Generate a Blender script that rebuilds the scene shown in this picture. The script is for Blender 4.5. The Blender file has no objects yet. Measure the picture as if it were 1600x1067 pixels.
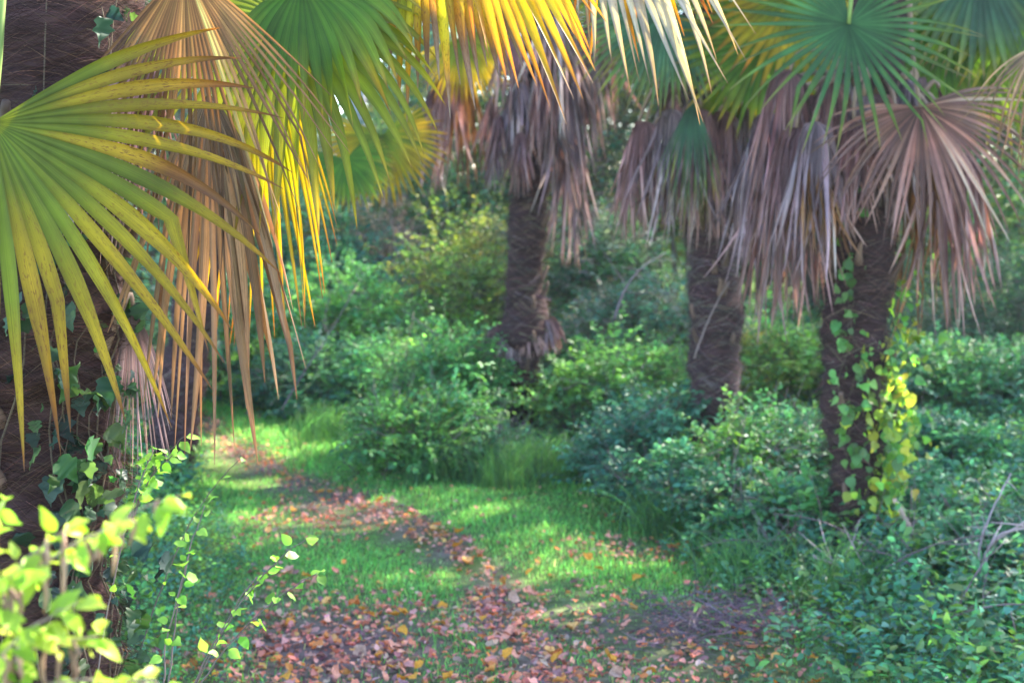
import bpy, math, random
import numpy as np
from mathutils import Vector

random.seed(7)
PI = math.pi
SC = bpy.context.scene
COL = SC.collection

# ------------------------------------------------------------ camera
FPX = 2222.0                                   # focal length in pixels of a 1600 px wide picture
PITCH = math.radians(6.0)
CAM = np.array([0.0, 0.0, 1.6])
CX = np.array([1.0, 0, 0]); CU = np.array([0, math.sin(PITCH), math.cos(PITCH)])
CF = np.array([0, math.cos(PITCH), -math.sin(PITCH)])
cam_d = bpy.data.cameras.new('camera'); cam = bpy.data.objects.new('camera', cam_d); COL.objects.link(cam)
cam.location = CAM; cam.rotation_euler = (PI / 2 - PITCH, 0, 0)
cam_d.sensor_width = 36; cam_d.lens = 50.0; cam_d.clip_start = 0.05; cam_d.clip_end = 500
cam_d.dof.use_dof = True; cam_d.dof.focus_distance = 2.75; cam_d.dof.aperture_fstop = 5.0
cam_d.dof.aperture_blades = 0
SC.camera = cam

# ------------------------------------------------------------ world, sun, exposure
SUN_AZ, SUN_EL = math.radians(47), math.radians(37)     # from +Y towards +X
S = np.array([math.sin(SUN_AZ) * math.cos(SUN_EL), math.cos(SUN_AZ) * math.cos(SUN_EL), math.sin(SUN_EL)])
w = bpy.data.worlds.new('World'); SC.world = w; w.use_nodes = True
nt = w.node_tree; bg = nt.nodes['Background']
sky = nt.nodes.new('ShaderNodeTexSky'); sky.sky_type = 'NISHITA'; sky.sun_disc = False
sky.sun_elevation = SUN_EL; sky.sun_rotation = SUN_AZ; sky.air_density = 1.0; sky.dust_density = 0.6; sky.ozone_density = 3.0
nt.links.new(sky.outputs[0], bg.inputs[0]); bg.inputs[1].default_value = 0.15
sun_d = bpy.data.lights.new('sun', 'SUN'); sun_d.energy = 3.9; sun_d.angle = math.radians(0.5); sun_d.color = (1.0, 0.92, 0.8)
sun = bpy.data.objects.new('sun', sun_d); COL.objects.link(sun)
sun.rotation_euler = Vector(S).to_track_quat('Z', 'Y').to_euler(); sun.location = (20, 20, 20)
SC.view_settings.view_transform = 'Standard'; SC.view_settings.look = 'None'
SC.view_settings.exposure = 2.88; SC.view_settings.gamma = 1.0
cy = SC.cycles
cy.max_bounces = 8; cy.diffuse_bounces = 4; cy.transmission_bounces = 6; cy.glossy_bounces = 2
cy.sample_clamp_indirect = 4.0; cy.sample_clamp_direct = 12.0
cy.use_denoising = True


def P(px, py, d):
    """Point d metres in front of the camera seen at that pixel of the photograph."""
    return CAM + (px - 800) / FPX * d * CX - (py - 533.5) / FPX * d * CU + d * CF


def unit(v):
    v = np.asarray(v, float)
    return v / (np.linalg.norm(v, axis=-1, keepdims=True) + 1e-9)


def D(ang, tow=0.0):
    a = math.radians(ang)
    return unit(math.cos(a) * CX + math.sin(a) * CU - tow * CF)


def ground_z(x, y):
    x = np.asarray(x, float); y = np.asarray(y, float)
    z = 0.025 * np.sin(x * 2.1 + 1.3) * np.cos(y * 1.7) + 0.015 * np.sin(x * 5.3 + y * 3.1)
    z = z + np.clip(y - 10.5, 0, 30) * 0.07
    z = z + np.clip(-x - 1.6, 0, 6) * 0.06 + np.clip(x - 2.0, 0, 8) * 0.03
    return z


# ------------------------------------------------------------ materials
def new_mat(name):
    m = bpy.data.materials.new(name); m.use_nodes = True
    n = m.node_tree.nodes; n.clear()
    out = n.new('ShaderNodeOutputMaterial')
    return m, n, m.node_tree.links, out


def leaf_material(name, trans=0.42, rough=0.5, spec=0.4, spots=False, veins=0.0, warm=(1.15, 1.1, 0.55)):
    m, n, l, out = new_mat(name)
    at = n.new('ShaderNodeAttribute'); at.attribute_name = 'Col'
    col = at.outputs['Color']
    tc = n.new('ShaderNodeTexCoord')
    nz = n.new('ShaderNodeTexNoise'); nz.inputs['Scale'].default_value = 9; nz.inputs['Detail'].default_value = 3
    l.new(tc.outputs['Object'], nz.inputs['Vector'])
    hv = n.new('ShaderNodeHueSaturation'); mr = n.new('ShaderNodeMapRange')
    mr.inputs[1].default_value = 0.3; mr.inputs[2].default_value = 0.7; mr.inputs[3].default_value = 0.75; mr.inputs[4].default_value = 1.3
    l.new(nz.outputs[0], mr.inputs[0]); l.new(mr.outputs[0], hv.inputs['Value']); l.new(col, hv.inputs['Color'])
    col = hv.outputs['Color']
    if spots:
        sv = n.new('ShaderNodeAttribute'); sv.attribute_name = 'suv'
        mp = n.new('ShaderNodeMapping'); mp.inputs['Scale'].default_value = (5.0, 16.0, 1); l.new(sv.outputs['Vector'], mp.inputs['Vector'])
        n2 = n.new('ShaderNodeTexNoise'); n2.inputs['Scale'].default_value = 1.6; n2.inputs['Detail'].default_value = 4; n2.inputs['Roughness'].default_value = 0.65
        l.new(mp.outputs[0], n2.inputs['Vector'])
        r2 = n.new('ShaderNodeMapRange'); r2.inputs[1].default_value = 0.54; r2.inputs[2].default_value = 0.64; r2.inputs[3].default_value = 0; r2.inputs[4].default_value = 0.85
        l.new(n2.outputs[0], r2.inputs[0])
        mu = n.new('ShaderNodeMath'); mu.operation = 'MULTIPLY'; l.new(r2.outputs[0], mu.inputs[0]); l.new(at.outputs['Alpha'], mu.inputs[1])
        mx = n.new('ShaderNodeMix'); mx.data_type = 'RGBA'; l.new(mu.outputs[0], mx.inputs[0]); l.new(col, mx.inputs[6]); mx.inputs[7].default_value = (0.13, 0.045, 0.012, 1)
        col = mx.outputs[2]
        # fine lengthwise veins
        mp3 = n.new('ShaderNodeMapping'); mp3.inputs['Scale'].default_value = (34.0, 1.2, 1); l.new(sv.outputs['Vector'], mp3.inputs['Vector'])
        n3 = n.new('ShaderNodeTexNoise'); n3.inputs['Scale'].default_value = 1.0; n3.inputs['Detail'].default_value = 2; l.new(mp3.outputs[0], n3.inputs['Vector'])
        r3 = n.new('ShaderNodeMapRange'); r3.inputs[1].default_value = 0.35; r3.inputs[2].default_value = 0.65; r3.inputs[3].default_value = 1 - veins; r3.inputs[4].default_value = 1 + veins
        l.new(n3.outputs[0], r3.inputs[0])
        h3 = n.new('ShaderNodeHueSaturation'); l.new(r3.outputs[0], h3.inputs['Value']); l.new(col, h3.inputs['Color']); col = h3.outputs['Color']
    pb = n.new('ShaderNodeBsdfPrincipled'); pb.inputs['Roughness'].default_value = rough
    pb.inputs['Specular IOR Level'].default_value = spec
    l.new(col, pb.inputs['Base Color'])
    tr = n.new('ShaderNodeBsdfTranslucent'); mt = n.new('ShaderNodeMix'); mt.data_type = 'RGBA'; mt.blend_type = 'MULTIPLY'
    mt.inputs[0].default_value = 1.0; l.new(col, mt.inputs[6]); mt.inputs[7].default_value = (*[c * 1.5 for c in warm], 1)
    mt.clamp_result = False
    l.new(mt.outputs[2], tr.inputs['Color'])
    ms = n.new('ShaderNodeMixShader'); ms.inputs[0].default_value = trans
    l.new(pb.outputs[0], ms.inputs[1]); l.new(tr.outputs[0], ms.inputs[2]); l.new(ms.outputs[0], out.inputs['Surface'])
    return m


M_LEAF = leaf_material('foliage_leaf', warm=(1.0, 1.1, 0.75))
M_GRASS = leaf_material('grass_blade', warm=(1.0, 1.1, 0.75), trans=0.5, rough=0.55, spec=0.25)
M_FROND = leaf_material('palm_frond_blade', trans=0.42, rough=0.5, spec=0.25, spots=True, veins=0.22, warm=(1.2, 1.05, 0.4))
M_DEAD = leaf_material('dried_frond_blade', trans=0.22, rough=0.65, spec=0.3, spots=True, veins=0.35, warm=(1.1, 0.9, 0.7))
M_LITTER = leaf_material('fallen_leaf', trans=0.15, rough=0.75, spec=0.2, warm=(1.1, 0.8, 0.5))
M_STEM = leaf_material('stem', trans=0.0, rough=0.7, spec=0.25)
M_FIBRE = leaf_material('palm_fibre', trans=0.05, rough=0.85, spec=0.15)


def bark_material(name, c1, c2, scale, stretch, bump=0.4):
    m, n, l, out = new_mat(name)
    tc = n.new('ShaderNodeTexCoord'); mp = n.new('ShaderNodeMapping'); mp.inputs['Scale'].default_value = stretch
    l.new(tc.outputs['Object'], mp.inputs['Vector'])
    nz = n.new('ShaderNodeTexNoise'); nz.inputs['Scale'].default_value = scale; nz.inputs['Detail'].default_value = 8; nz.inputs['Roughness'].default_value = 0.7
    l.new(mp.outputs[0], nz.inputs['Vector'])
    cr = n.new('ShaderNodeValToRGB'); cr.color_ramp.elements[0].position = 0.32; cr.color_ramp.elements[1].position = 0.7
    cr.color_ramp.elements[0].color = (*c1, 1); cr.color_ramp.elements[1].color = (*c2, 1); l.new(nz.outputs[0], cr.inputs[0])
    pb = n.new('ShaderNodeBsdfPrincipled'); pb.inputs['Roughness'].default_value = 0.9; pb.inputs['Specular IOR Level'].default_value = 0.15
    l.new(cr.outputs[0], pb.inputs['Base Color'])
    bp = n.new('ShaderNodeBump'); bp.inputs['Strength'].default_value = bump; bp.inputs['Distance'].default_value = 0.02
    l.new(nz.outputs[0], bp.inputs['Height']); l.new(bp.outputs[0], pb.inputs['Normal']); l.new(pb.outputs[0], out.inputs['Surface'])
    return m


M_TRUNK = bark_material('palm_trunk_bark', (0.02, 0.010, 0.010), (0.085, 0.043, 0.042), 14, (1, 1, 5))
M_BARK = bark_material('grey_bark', (0.06, 0.045, 0.04), (0.22, 0.18, 0.16), 10, (3, 3, 1))
M_PALE = bark_material('pale_bark', (0.3, 0.28, 0.3), (0.62, 0.6, 0.64), 8, (1, 1, 3), 0.1)


def ground_material():
    m, n, l, out = new_mat('soil_and_moss')
    tc = n.new('ShaderNodeTexCoord'); at = n.new('ShaderNodeAttribute'); at.attribute_name = 'Col'
    nz = n.new('ShaderNodeTexNoise'); nz.inputs['Scale'].default_value = 22; nz.inputs['Detail'].default_value = 8; nz.inputs['Roughness'].default_value = 0.7
    l.new(tc.outputs['Object'], nz.inputs['Vector'])
    c1 = n.new('ShaderNodeValToRGB'); c1.color_ramp.elements[0].position = 0.3; c1.color_ramp.elements[1].position = 0.72
    c1.color_ramp.elements[0].color = (0.06, 0.035, 0.03, 1); c1.color_ramp.elements[1].color = (0.30, 0.19, 0.18, 1); l.new(nz.outputs[0], c1.inputs[0])
    c2 = n.new('ShaderNodeValToRGB'); c2.color_ramp.elements[0].position = 0.3; c2.color_ramp.elements[1].position = 0.7
    c2.color_ramp.elements[0].color = (0.045, 0.08, 0.018, 1); c2.color_ramp.elements[1].color = (0.12, 0.21, 0.04, 1); l.new(nz.outputs[0], c2.inputs[0])
    mx = n.new('ShaderNodeMix'); mx.data_type = 'RGBA'; l.new(at.outputs['Fac'], mx.inputs[0]); l.new(c1.outputs[0], mx.inputs[6]); l.new(c2.outputs[0], mx.inputs[7])
    pb = n.new('ShaderNodeBsdfPrincipled'); pb.inputs['Roughness'].default_value = 0.95; pb.inputs['Specular IOR Level'].default_value = 0.1
    l.new(mx.outputs[2], pb.inputs['Base Color'])
    bp = n.new('ShaderNodeBump'); bp.inputs['Strength'].default_value = 0.6; bp.inputs['Distance'].default_value = 0.02; l.new(nz.outputs[0], bp.inputs['Height'])
    l.new(bp.outputs[0], pb.inputs['Normal']); l.new(pb.outputs[0], out.inputs['Surface'])
    return m


M_GROUND = ground_material()


# ------------------------------------------------------------ mesh accumulator and object helpers
class Geo:
    def __init__(s):
        s.v, s.l, s.t, s.c, s.u, s.n = [], [], [], [], [], 0

    def add(s, v, loops, totals, col, suv=None):
        v = np.asarray(v, float).reshape(-1, 3)
        col = np.asarray(col, float)
        if col.ndim == 1: col = np.tile(col, (len(v), 1))
        if col.shape[1] == 3: col = np.hstack([col, np.zeros((len(col), 1))])
        s.v.append(v); s.l.append(np.asarray(loops, np.int64).ravel() + s.n); s.t.append(np.asarray(totals, np.int64).ravel())
        s.c.append(col); s.u.append(np.zeros((len(v), 3)) if suv is None else suv); s.n += len(v)

    def build(s, name, mat, parent=None, smooth=True):
        if not s.v: return None
        v = np.concatenate(s.v); lo = np.concatenate(s.l); to = np.concatenate(s.t)
        me = bpy.data.meshes.new(name)
        if parent is not None: v = v - np.array(parent.location)
        me.vertices.add(len(v)); me.vertices.foreach_set('co', v.astype(np.float32).ravel())
        me.loops.add(len(lo)); me.loops.foreach_set('vertex_index', lo.astype(np.int32))
        me.polygons.add(len(to)); st = np.concatenate([[0], np.cumsum(to)[:-1]])
        me.polygons.foreach_set('loop_start', st.astype(np.int32))
        me.update(calc_edges=True)
        me.polygons.foreach_set('use_smooth', np.full(len(to), smooth))
        a = me.attributes.new('Col', 'FLOAT_COLOR', 'POINT'); a.data.foreach_set('color', np.concatenate(s.c).astype(np.float32).ravel())
        b = me.attributes.new('suv', 'FLOAT_VECTOR', 'POINT'); b.data.foreach_set('vector', np.concatenate(s.u).astype(np.float32).ravel())
        me.materials.append(mat)
        o = bpy.data.objects.new(name, me); COL.objects.link(o)
        if parent is not None: o.parent = parent
        return o


def thing(name, label, cat, loc, group=None):
    o = bpy.data.objects.new(name, None); COL.objects.link(o); o.location = [float(q) for q in loc]
    o.empty_display_size = 0.1
    o['label'] = label; o['category'] = cat
    if group: o['group'] = group
    return o


def tag(o, label=None, cat=None, group=None, kind=None):
    if label: o['label'] = label
    if cat: o['category'] = cat
    if group: o['group'] = group
    if kind: o['kind'] = kind
    return o


def grid_loops(rows, cols, off=0, wrap=False):
    r = np.arange(rows - 1)[:, None]; c = np.arange(cols if wrap else cols - 1)[None, :]
    c2 = (c + 1) % cols
    q = np.stack([r * cols + c, r * cols + c2, (r + 1) * cols + c2, (r + 1) * cols + c], -1).reshape(-1, 4) + off
    return q.ravel(), np.full(len(q), 4)


def tube(g, pts, rad, col, sides=6):
    pts = np.asarray(pts, float); n = len(pts); rad = np.broadcast_to(rad, (n,))
    d = unit(np.gradient(pts, axis=0)); ref = np.array([0.31, 0.2, 0.93]) if abs(d[0][2]) < 0.8 else np.array([1, 0.1, 0.0])
    a = unit(np.cross(d, ref)); b = np.cross(d, a)
    th = np.linspace(0, 2 * PI, sides, endpoint=False)
    v = pts[:, None] + rad[:, None, None] * (np.cos(th)[None, :, None] * a[:, None] + np.sin(th)[None, :, None] * b[:, None])
    lo, to = grid_loops(n, sides, 0, True)
    cap = np.concatenate([np.arange(sides)[::-1], np.arange(sides) + (n - 1) * sides])
    col = np.asarray(col, float)
    if col.ndim == 2: col = np.repeat(col, sides, axis=0)
    g.add(v.reshape(-1, 3), np.concatenate([lo, cap]), np.concatenate([to, [sides, sides]]), col)


def bez(p0, p1, p2, p3, n=10):
    t = np.linspace(0, 1, n)[:, None]
    return (1 - t) ** 3 * p0 + 3 * (1 - t) ** 2 * t * p1 + 3 * (1 - t) * t * t * p2 + t ** 3 * p3


# leaf templates: vertices as (along, side, up), faces
def outline_leaf(half, fold=0.25, curl=0.15):
    """half: list of (along, side) of one half outline; the leaf is folded along its midrib."""
    al = [0.0] + [h[0] for h in half] + [1.0]
    mid = [(a, 0, -curl * a * a) for a in al]
    lft = [(h[0], h[1], fold * h[1] - curl * h[0] ** 2) for h in half]
    rgt = [(h[0], -h[1], fold * h[1] - curl * h[0] ** 2) for h in half]
    V = mid + lft + rgt; nm = len(mid); nh = len(half); F = []
    for off in (nm, nm + nh):
        F.append([0, 1, off]); F[-1] = F[-1] if off == nm else F[-1][::-1]
        for k in range(nh - 1):
            q = [1 + k, 2 + k, off + k + 1, off + k]; F.append(q if off == nm else q[::-1])
        q = [nh, nm - 1, off + nh - 1]; F.append(q if off == nm else q[::-1])
    return np.array(V, float), F


T_SIMPLE = (np.array([(0, 0, 0), (0.35, 0.27, 0.07), (0.72, 0.2, 0.0), (1, 0, -0.12), (0.72, -0.2, 0.0), (0.35, -0.27, 0.07)], float),
            [[0, 3, 2, 1], [0, 5, 4, 3]])
T_OVATE = outline_leaf([(0.06, 0.16), (0.25, 0.33), (0.5, 0.34), (0.75, 0.2), (0.9, 0.08)], 0.22, 0.2)
T_HEART = outline_leaf([(-0.14, 0.2), (0.02, 0.42), (0.28, 0.47), (0.55, 0.33), (0.8, 0.13)], 0.18, 0.25)
T_IVY = outline_leaf([(-0.1, 0.16), (-0.06, 0.34), (0.06, 0.46), (0.2, 0.38), (0.34, 0.5), (0.42, 0.46), (0.52, 0.28), (0.74, 0.16), (0.9, 0.06)], 0.2, 0.25)
T_LONG = outline_leaf([(0.06, 0.1), (0.22, 0.22), (0.45, 0.25), (0.7, 0.17), (0.88, 0.07)], 0.25, 0.3)
T_NARROW = outline_leaf([(0.2, 0.1), (0.5, 0.13), (0.8, 0.07)], 0.3, 0.35)


def leaves(g, pos, dirv, nrm, size, col, T=T_SIMPLE, rng=None, jit=0.0):
    pos = np.asarray(pos, float); n = len(pos)
    if n == 0: return
    V, F = T
    d = unit(dirv); s_ = unit(np.cross(nrm, d)); u = np.cross(d, s_)
    size = np.broadcast_to(size, (n,))
    W = V[None].repeat(n, 0)
    if rng is not None and jit > 0:
        W = W + rng.normal(0, jit, W.shape) * np.array([0.3, 0.4, 1.0])
    v = pos[:, None] + size[:, None, None] * (W[:, :, 0:1] * d[:, None] + W[:, :, 1:2] * s_[:, None] + W[:, :, 2:3] * u[:, None])
    k = len(V); fl = np.array([i for f in F for i in f]); ft = np.array([len(f) for f in F])
    lo = (fl[None] + k * np.arange(n)[:, None]).ravel(); to = np.tile(ft, n)
    col = np.asarray(col, float)
    if col.ndim == 1: col = np.tile(col, (n, 1))
    g.add(v.reshape(-1, 3), lo, to, np.repeat(col, k, axis=0))


def ribbons(g, pts, width, col):
    """pts n x k x 3; flat crossed strips for many thin stems."""
    n, k, _ = pts.shape
    d = unit(np.gradient(pts, axis=1)); ref = np.array([0.35, -0.9, 0.25])
    sd = unit(np.cross(d, ref)) * np.broadcast_to(width, (n,))[:, None, None] * np.linspace(1, 0.45, k)[None, :, None] * 0.5
    v = np.stack([pts - sd, pts + sd], 2).reshape(n, -1, 3)
    q = np.array([[2 * i, 2 * i + 1, 2 * i + 3, 2 * i + 2] for i in range(k - 1)])
    lo = (q.ravel()[None] + 2 * k * np.arange(n)[:, None]).ravel()
    col = np.asarray(col, float)
    if col.ndim == 1: col = np.tile(col, (n, 1))
    g.add(v.reshape(-1, 3), lo, np.full(n * (k - 1), 4), np.repeat(col, 2 * k, axis=0))


def rdir(rng, n):
    return unit(rng.normal(0, 1, (n, 3)))


def palette(rng, n, cols, weights=None, jit=0.18):
    cols = np.array(cols, float); idx = rng.choice(len(cols), n, p=weights)
    return np.clip(cols[idx] * np.exp(rng.normal(0, jit, (n, 1))) * np.exp(rng.normal(0, jit * 0.35, (n, 3))), 0, 0.9)


def sprigs(gl, gs, base, dirv, L, M, size, col, rng, T=T_SIMPLE, droop=0.3, stemcol=(0.12, 0.1, 0.05), stemw=0.004, t0=0.1):
    n = len(base); L = np.broadcast_to(L, (n,))
    t = np.linspace(t0, 1.0, M)
    dn = np.array([0, 0, -1.0])
    f = lambda tt: base[:, None] + (dirv[:, None] * tt[None, :, None] + dn * droop * (tt ** 2)[None, :, None]) * L[:, None, None]
    pos = f(t)
    if gs is not None: ribbons(gs, f(np.linspace(0, 1, 5)), stemw, stemcol)
    tang = unit(dirv[:, None] + dn * 2 * droop * t[None, :, None])
    sidev = unit(np.cross(tang, rdir(rng, n)[:, None] * 0.3 + np.array([0, 0, 1.0])))
    sgn = np.where(np.arange(M) % 2 == 0, 1.0, -1.0)[None, :, None]
    ld = unit(tang * rng.uniform(0.2, 0.9, (n, M, 1)) + sidev * sgn + rng.normal(0, 0.35, (n, M, 3)) + np.array([0, 0, -0.15]))
    nr = unit(np.array([0, 0, 1.0]) + rng.normal(0, 0.45, (n, M, 3)))
    sz = np.broadcast_to(size, (n,))[:, None] * rng.uniform(0.65, 1.15, (n, M)) * (1 - 0.3 * t[None])
    c = np.repeat(col, M, axis=0) * np.exp(rng.normal(0, 0.25, (n * M, 1)))
    leaves(gl, pos.reshape(-1, 3), ld.reshape(-1, 3), nr.reshape(-1, 3), sz.ravel(), c, T, rng, 0.03)


# ------------------------------------------------------------ palm fronds
C_GREEN = [(0.0, (0.085, 0.20, 0.02)), (0.45, (0.10, 0.23, 0.02)), (0.8, (0.20, 0.27, 0.02)), (0.93, (0.45, 0.33, 0.03)), (1.0, (0.24, 0.12, 0.05))]
C_YELLOW = [(0.0, (0.14, 0.205, 0.015)), (0.3, (0.20, 0.245, 0.012)), (0.5, (0.42, 0.32, 0.01)), (0.85, (0.55, 0.33, 0.015)), (0.94, (0.34, 0.13, 0.02)), (1.0, (0.2, 0.09, 0.04))]
C_TEAL = [(0.0, (0.06, 0.15, 0.09)), (0.5, (0.08, 0.19, 0.10)), (0.8, (0.16, 0.25, 0.06)), (0.93, (0.38, 0.31, 0.08)), (1.0, (0.26, 0.16, 0.08))]
C_ORANGE = [(0.0, (0.28, 0.3, 0.02)), (0.55, (0.55, 0.4, 0.01)), (0.8, (0.66, 0.33, 0.015)), (0.93, (0.6, 0.2, 0.02)), (1.0, (0.33, 0.16, 0.08))]
C_BROWN = [(0.0, (0.36, 0.19, 0.06)), (0.35, (0.30, 0.14, 0.045)), (0.7, (0.28, 0.14, 0.06)), (1.0, (0.30, 0.16, 0.09))]
C_TAN = [(0.0, (0.3, 0.17, 0.09)), (0.5, (0.34, 0.19, 0.095)), (1.0, (0.32, 0.16, 0.08))]
C_PINK = [(0.0, (0.25, 0.12, 0.12)), (0.4, (0.34, 0.175, 0.175)), (1.0, (0.47, 0.27, 0.235))]
C_GREY = [(0.0, (0.25, 0.165, 0.19)), (0.5, (0.37, 0.26, 0.29)), (1.0, (0.38, 0.25, 0.25))]
C_PALE = [(0.0, (0.5, 0.5, 0.4)), (0.5, (0.62, 0.56, 0.5)), (0.8, (0.58, 0.5, 0.46)), (1.0, (0.35, 0.2, 0.14))]


def frond(root, crown, hub, A, N, R=0.6, n=42, spread=290, fuse=0.45, droop=0.5, dpow=1.6, cone=0.1, wmul=1.0, fold=0.45, rnd=0.06,
          twist=0.5, curl=0.0, cols=C_GREEN, spot=0.3, seed=1, dead=False, name=None, shift=0.08, pet=True, label=None, kink=0.0, K=16, petcol=None, petr=0.008, tint=0.55, wabs=None):
    rng = np.random.default_rng(seed)
    hub = np.asarray(hub, float); A = unit(A); N = np.asarray(N, float); N = unit(N - A * np.dot(N, A)); B = np.cross(N, A)
    sp = math.radians(spread); th = np.linspace(-sp / 2, sp / 2, n); dth = sp / (n - 1)
    Ls = R * (1 - 0.3 * (np.abs(th) / (sp / 2)) ** 2) * rng.uniform(0.9, 1.04, n)
    fz = fuse * (1 - 0.25 * (np.abs(th) / (sp / 2)) ** 2) * rng.uniform(0.86, 1.1, n) * R
    down = np.array([0, 0, -1.0])
    dr_i = droop * np.exp(rng.normal(0, 0.28 if not dead else 0.35, n))
    off = rng.normal(0, rnd, (n, 3)); kk = rng.uniform(0, 1, n) < kink; kpos = rng.uniform(0.55, 0.85, n)
    tw = rng.normal(0, twist, n)
    s = np.linspace(0, 1, K)

    def march(thv, Lv, fzv, drv, offv, kkv):
        m = len(thv); p = np.zeros((m, K, 3)); dirs = np.zeros((m, K, 3))
        d0 = np.cos(thv)[:, None] * A + np.sin(thv)[:, None] * B + cone * N
        p[:, 0] = hub
        for k in range(K):
            dist = s[k] * Lv
            g0 = droop * (np.minimum(dist, fzv) / R) ** dpow
            g1 = drv * (dist / R) ** dpow - drv * (np.minimum(dist, fzv) / R) ** dpow
            ex = np.clip(dist - fzv, 0, None) / R
            kd = np.where(kkv & (s[k] > kpos[:m]), 2.5, 0.0) if m == n else np.zeros(m)
            d = unit(d0 + down * (g0 + g1 + kd)[:, None] + offv * (ex * 2.2)[:, None])
            dirs[:, k] = d
            if k < K - 1: p[:, k + 1] = p[:, k] + d * (Lv / (K - 1))[:, None]
        return p, dirs
    pc, dc = march(th, Ls, fz, dr_i, off, kk)
    dist = s[None] * Ls[:, None]
    wf = dist * math.tan(dth / 2)
    wmax = fz * math.tan(dth / 2) * wmul if wabs is None else wabs * np.exp(rng.normal(0, 0.35, n))
    if wabs is not None: wf = wmax[:, None] * (0.25 + 0.75 * dist / fz[:, None])
    fr = np.clip((dist - fz[:, None]) / (Ls - fz)[:, None], 0, 1)
    shp = np.maximum((1 - fr ** (4.5 if dead else 2.1)), 0.0) * (1 + 0.18 * np.sin(np.clip(fr * 2, 0, 1) * PI) * (0 if dead else 1))
    taper_in = 1 + (wmul - 1) * np.clip(dist / fz[:, None] - 0.55, 0, 0.45) / 0.45 if wmul != 1 else 1
    hw = np.where(dist <= fz[:, None], wf * taper_in, wmax[:, None] * shp) + 0.0006
    nn = N[None, None] - dc * np.einsum('ijk,k->ij', dc, N)[..., None]; nn = unit(nn + 1e-4)
    lat = unit(np.cross(nn, dc))
    ang = tw[:, None] * fr
    lat2 = lat * np.cos(ang)[..., None] + nn * np.sin(ang)[..., None]; nn2 = nn * np.cos(ang)[..., None] - lat * np.sin(ang)[..., None]
    cf = 1 - curl * fr                                   # dried segments roll up lengthwise
    fd = fold + (0.9 * curl) * fr
    el = pc - lat2 * (hw * cf)[..., None]; er = pc + lat2 * (hw * cf)[..., None]
    mid = pc - nn2 * (hw * fd)[..., None]
    v = np.stack([el, mid, er], 2)                        # n,K,3,3
    # edge vertices of neighbouring segments meet in the fused part
    q = []
    for k in range(K - 1):
        for c in range(2):
            a = k * 3 + c; q.append([a, a + 1, a + 4, a + 3])
    q = np.array(q); nv = K * 3
    lo = (q.ravel()[None] + nv * np.arange(n)[:, None]).ravel()
    tt = np.clip(s[None] * np.ones((n, 1)) + rng.normal(0, shift, (n, 1)) * np.sin(s[None] * PI), 0, 1)
    stt = [c[0] for c in cols]
    col = np.stack([np.interp(tt, stt, [c[1][j] for c in cols]) for j in range(3)], -1)
    col = col * np.exp(rng.normal(0, 0.38 if dead else 0.14, (n, 1, 1))) * np.exp(rng.normal(0, 0.03, (n, 1, 3)))
    col = np.repeat(col[:, :, None], 3, 2)
    col[:, :, 1] *= 1.4; col[:, :, 0] *= 0.82  # paler midrib; fold shading put into the colour of one half
    al = np.repeat((spot * np.clip(tt * 1.6 - 0.25, 0.05, 1))[:, :, None, None], 3, 2)
    col = np.concatenate([np.clip(col, 0, 0.85), al], -1)
    suv = np.zeros((n, K, 3, 3)); suv[..., 0] = (np.arange(n) * 1.7)[:, None, None] + np.array([-0.5, 0, 0.5])[None, None]
    suv[..., 1] = dist[:, :, None] * 1.7 / 0.6 + (seed % 17); suv[..., 2] = seed
    col[..., :3] *= tint
    g = Geo(); g.add(v.reshape(-1, 3), lo, np.full(n * len(q), 4), col.reshape(-1, 4), suv.reshape(-1, 3))
    o = g.build(name or ('dead_frond' if dead else 'frond'), M_DEAD if dead else M_FROND, root)
    if label: o['label'] = label
    if pet and crown is not None:
        crown = np.asarray(crown, float); ln = np.linalg.norm(hub - crown)
        out = unit((hub - crown) * np.array([1, 1, 0.2]) + np.array([0, 0, 0.25 * ln]))
        pts = bez(crown, crown + out * ln * 0.4 + np.array([0, 0, 0.15 * ln]), hub - A * ln * 0.3 + np.array([0, 0, 0.05]), hub, 12)
        gp = Geo(); pcx = petcol or ((0.24, 0.15, 0.1) if dead else (0.16, 0.22, 0.05))
        tube(gp, pts, np.linspace(petr * 1.9, petr, 12), pcx, 6)
        po = gp.build('petiole', M_STEM, root); po.parent = o; po.location = (0, 0, 0)
    return o


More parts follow.
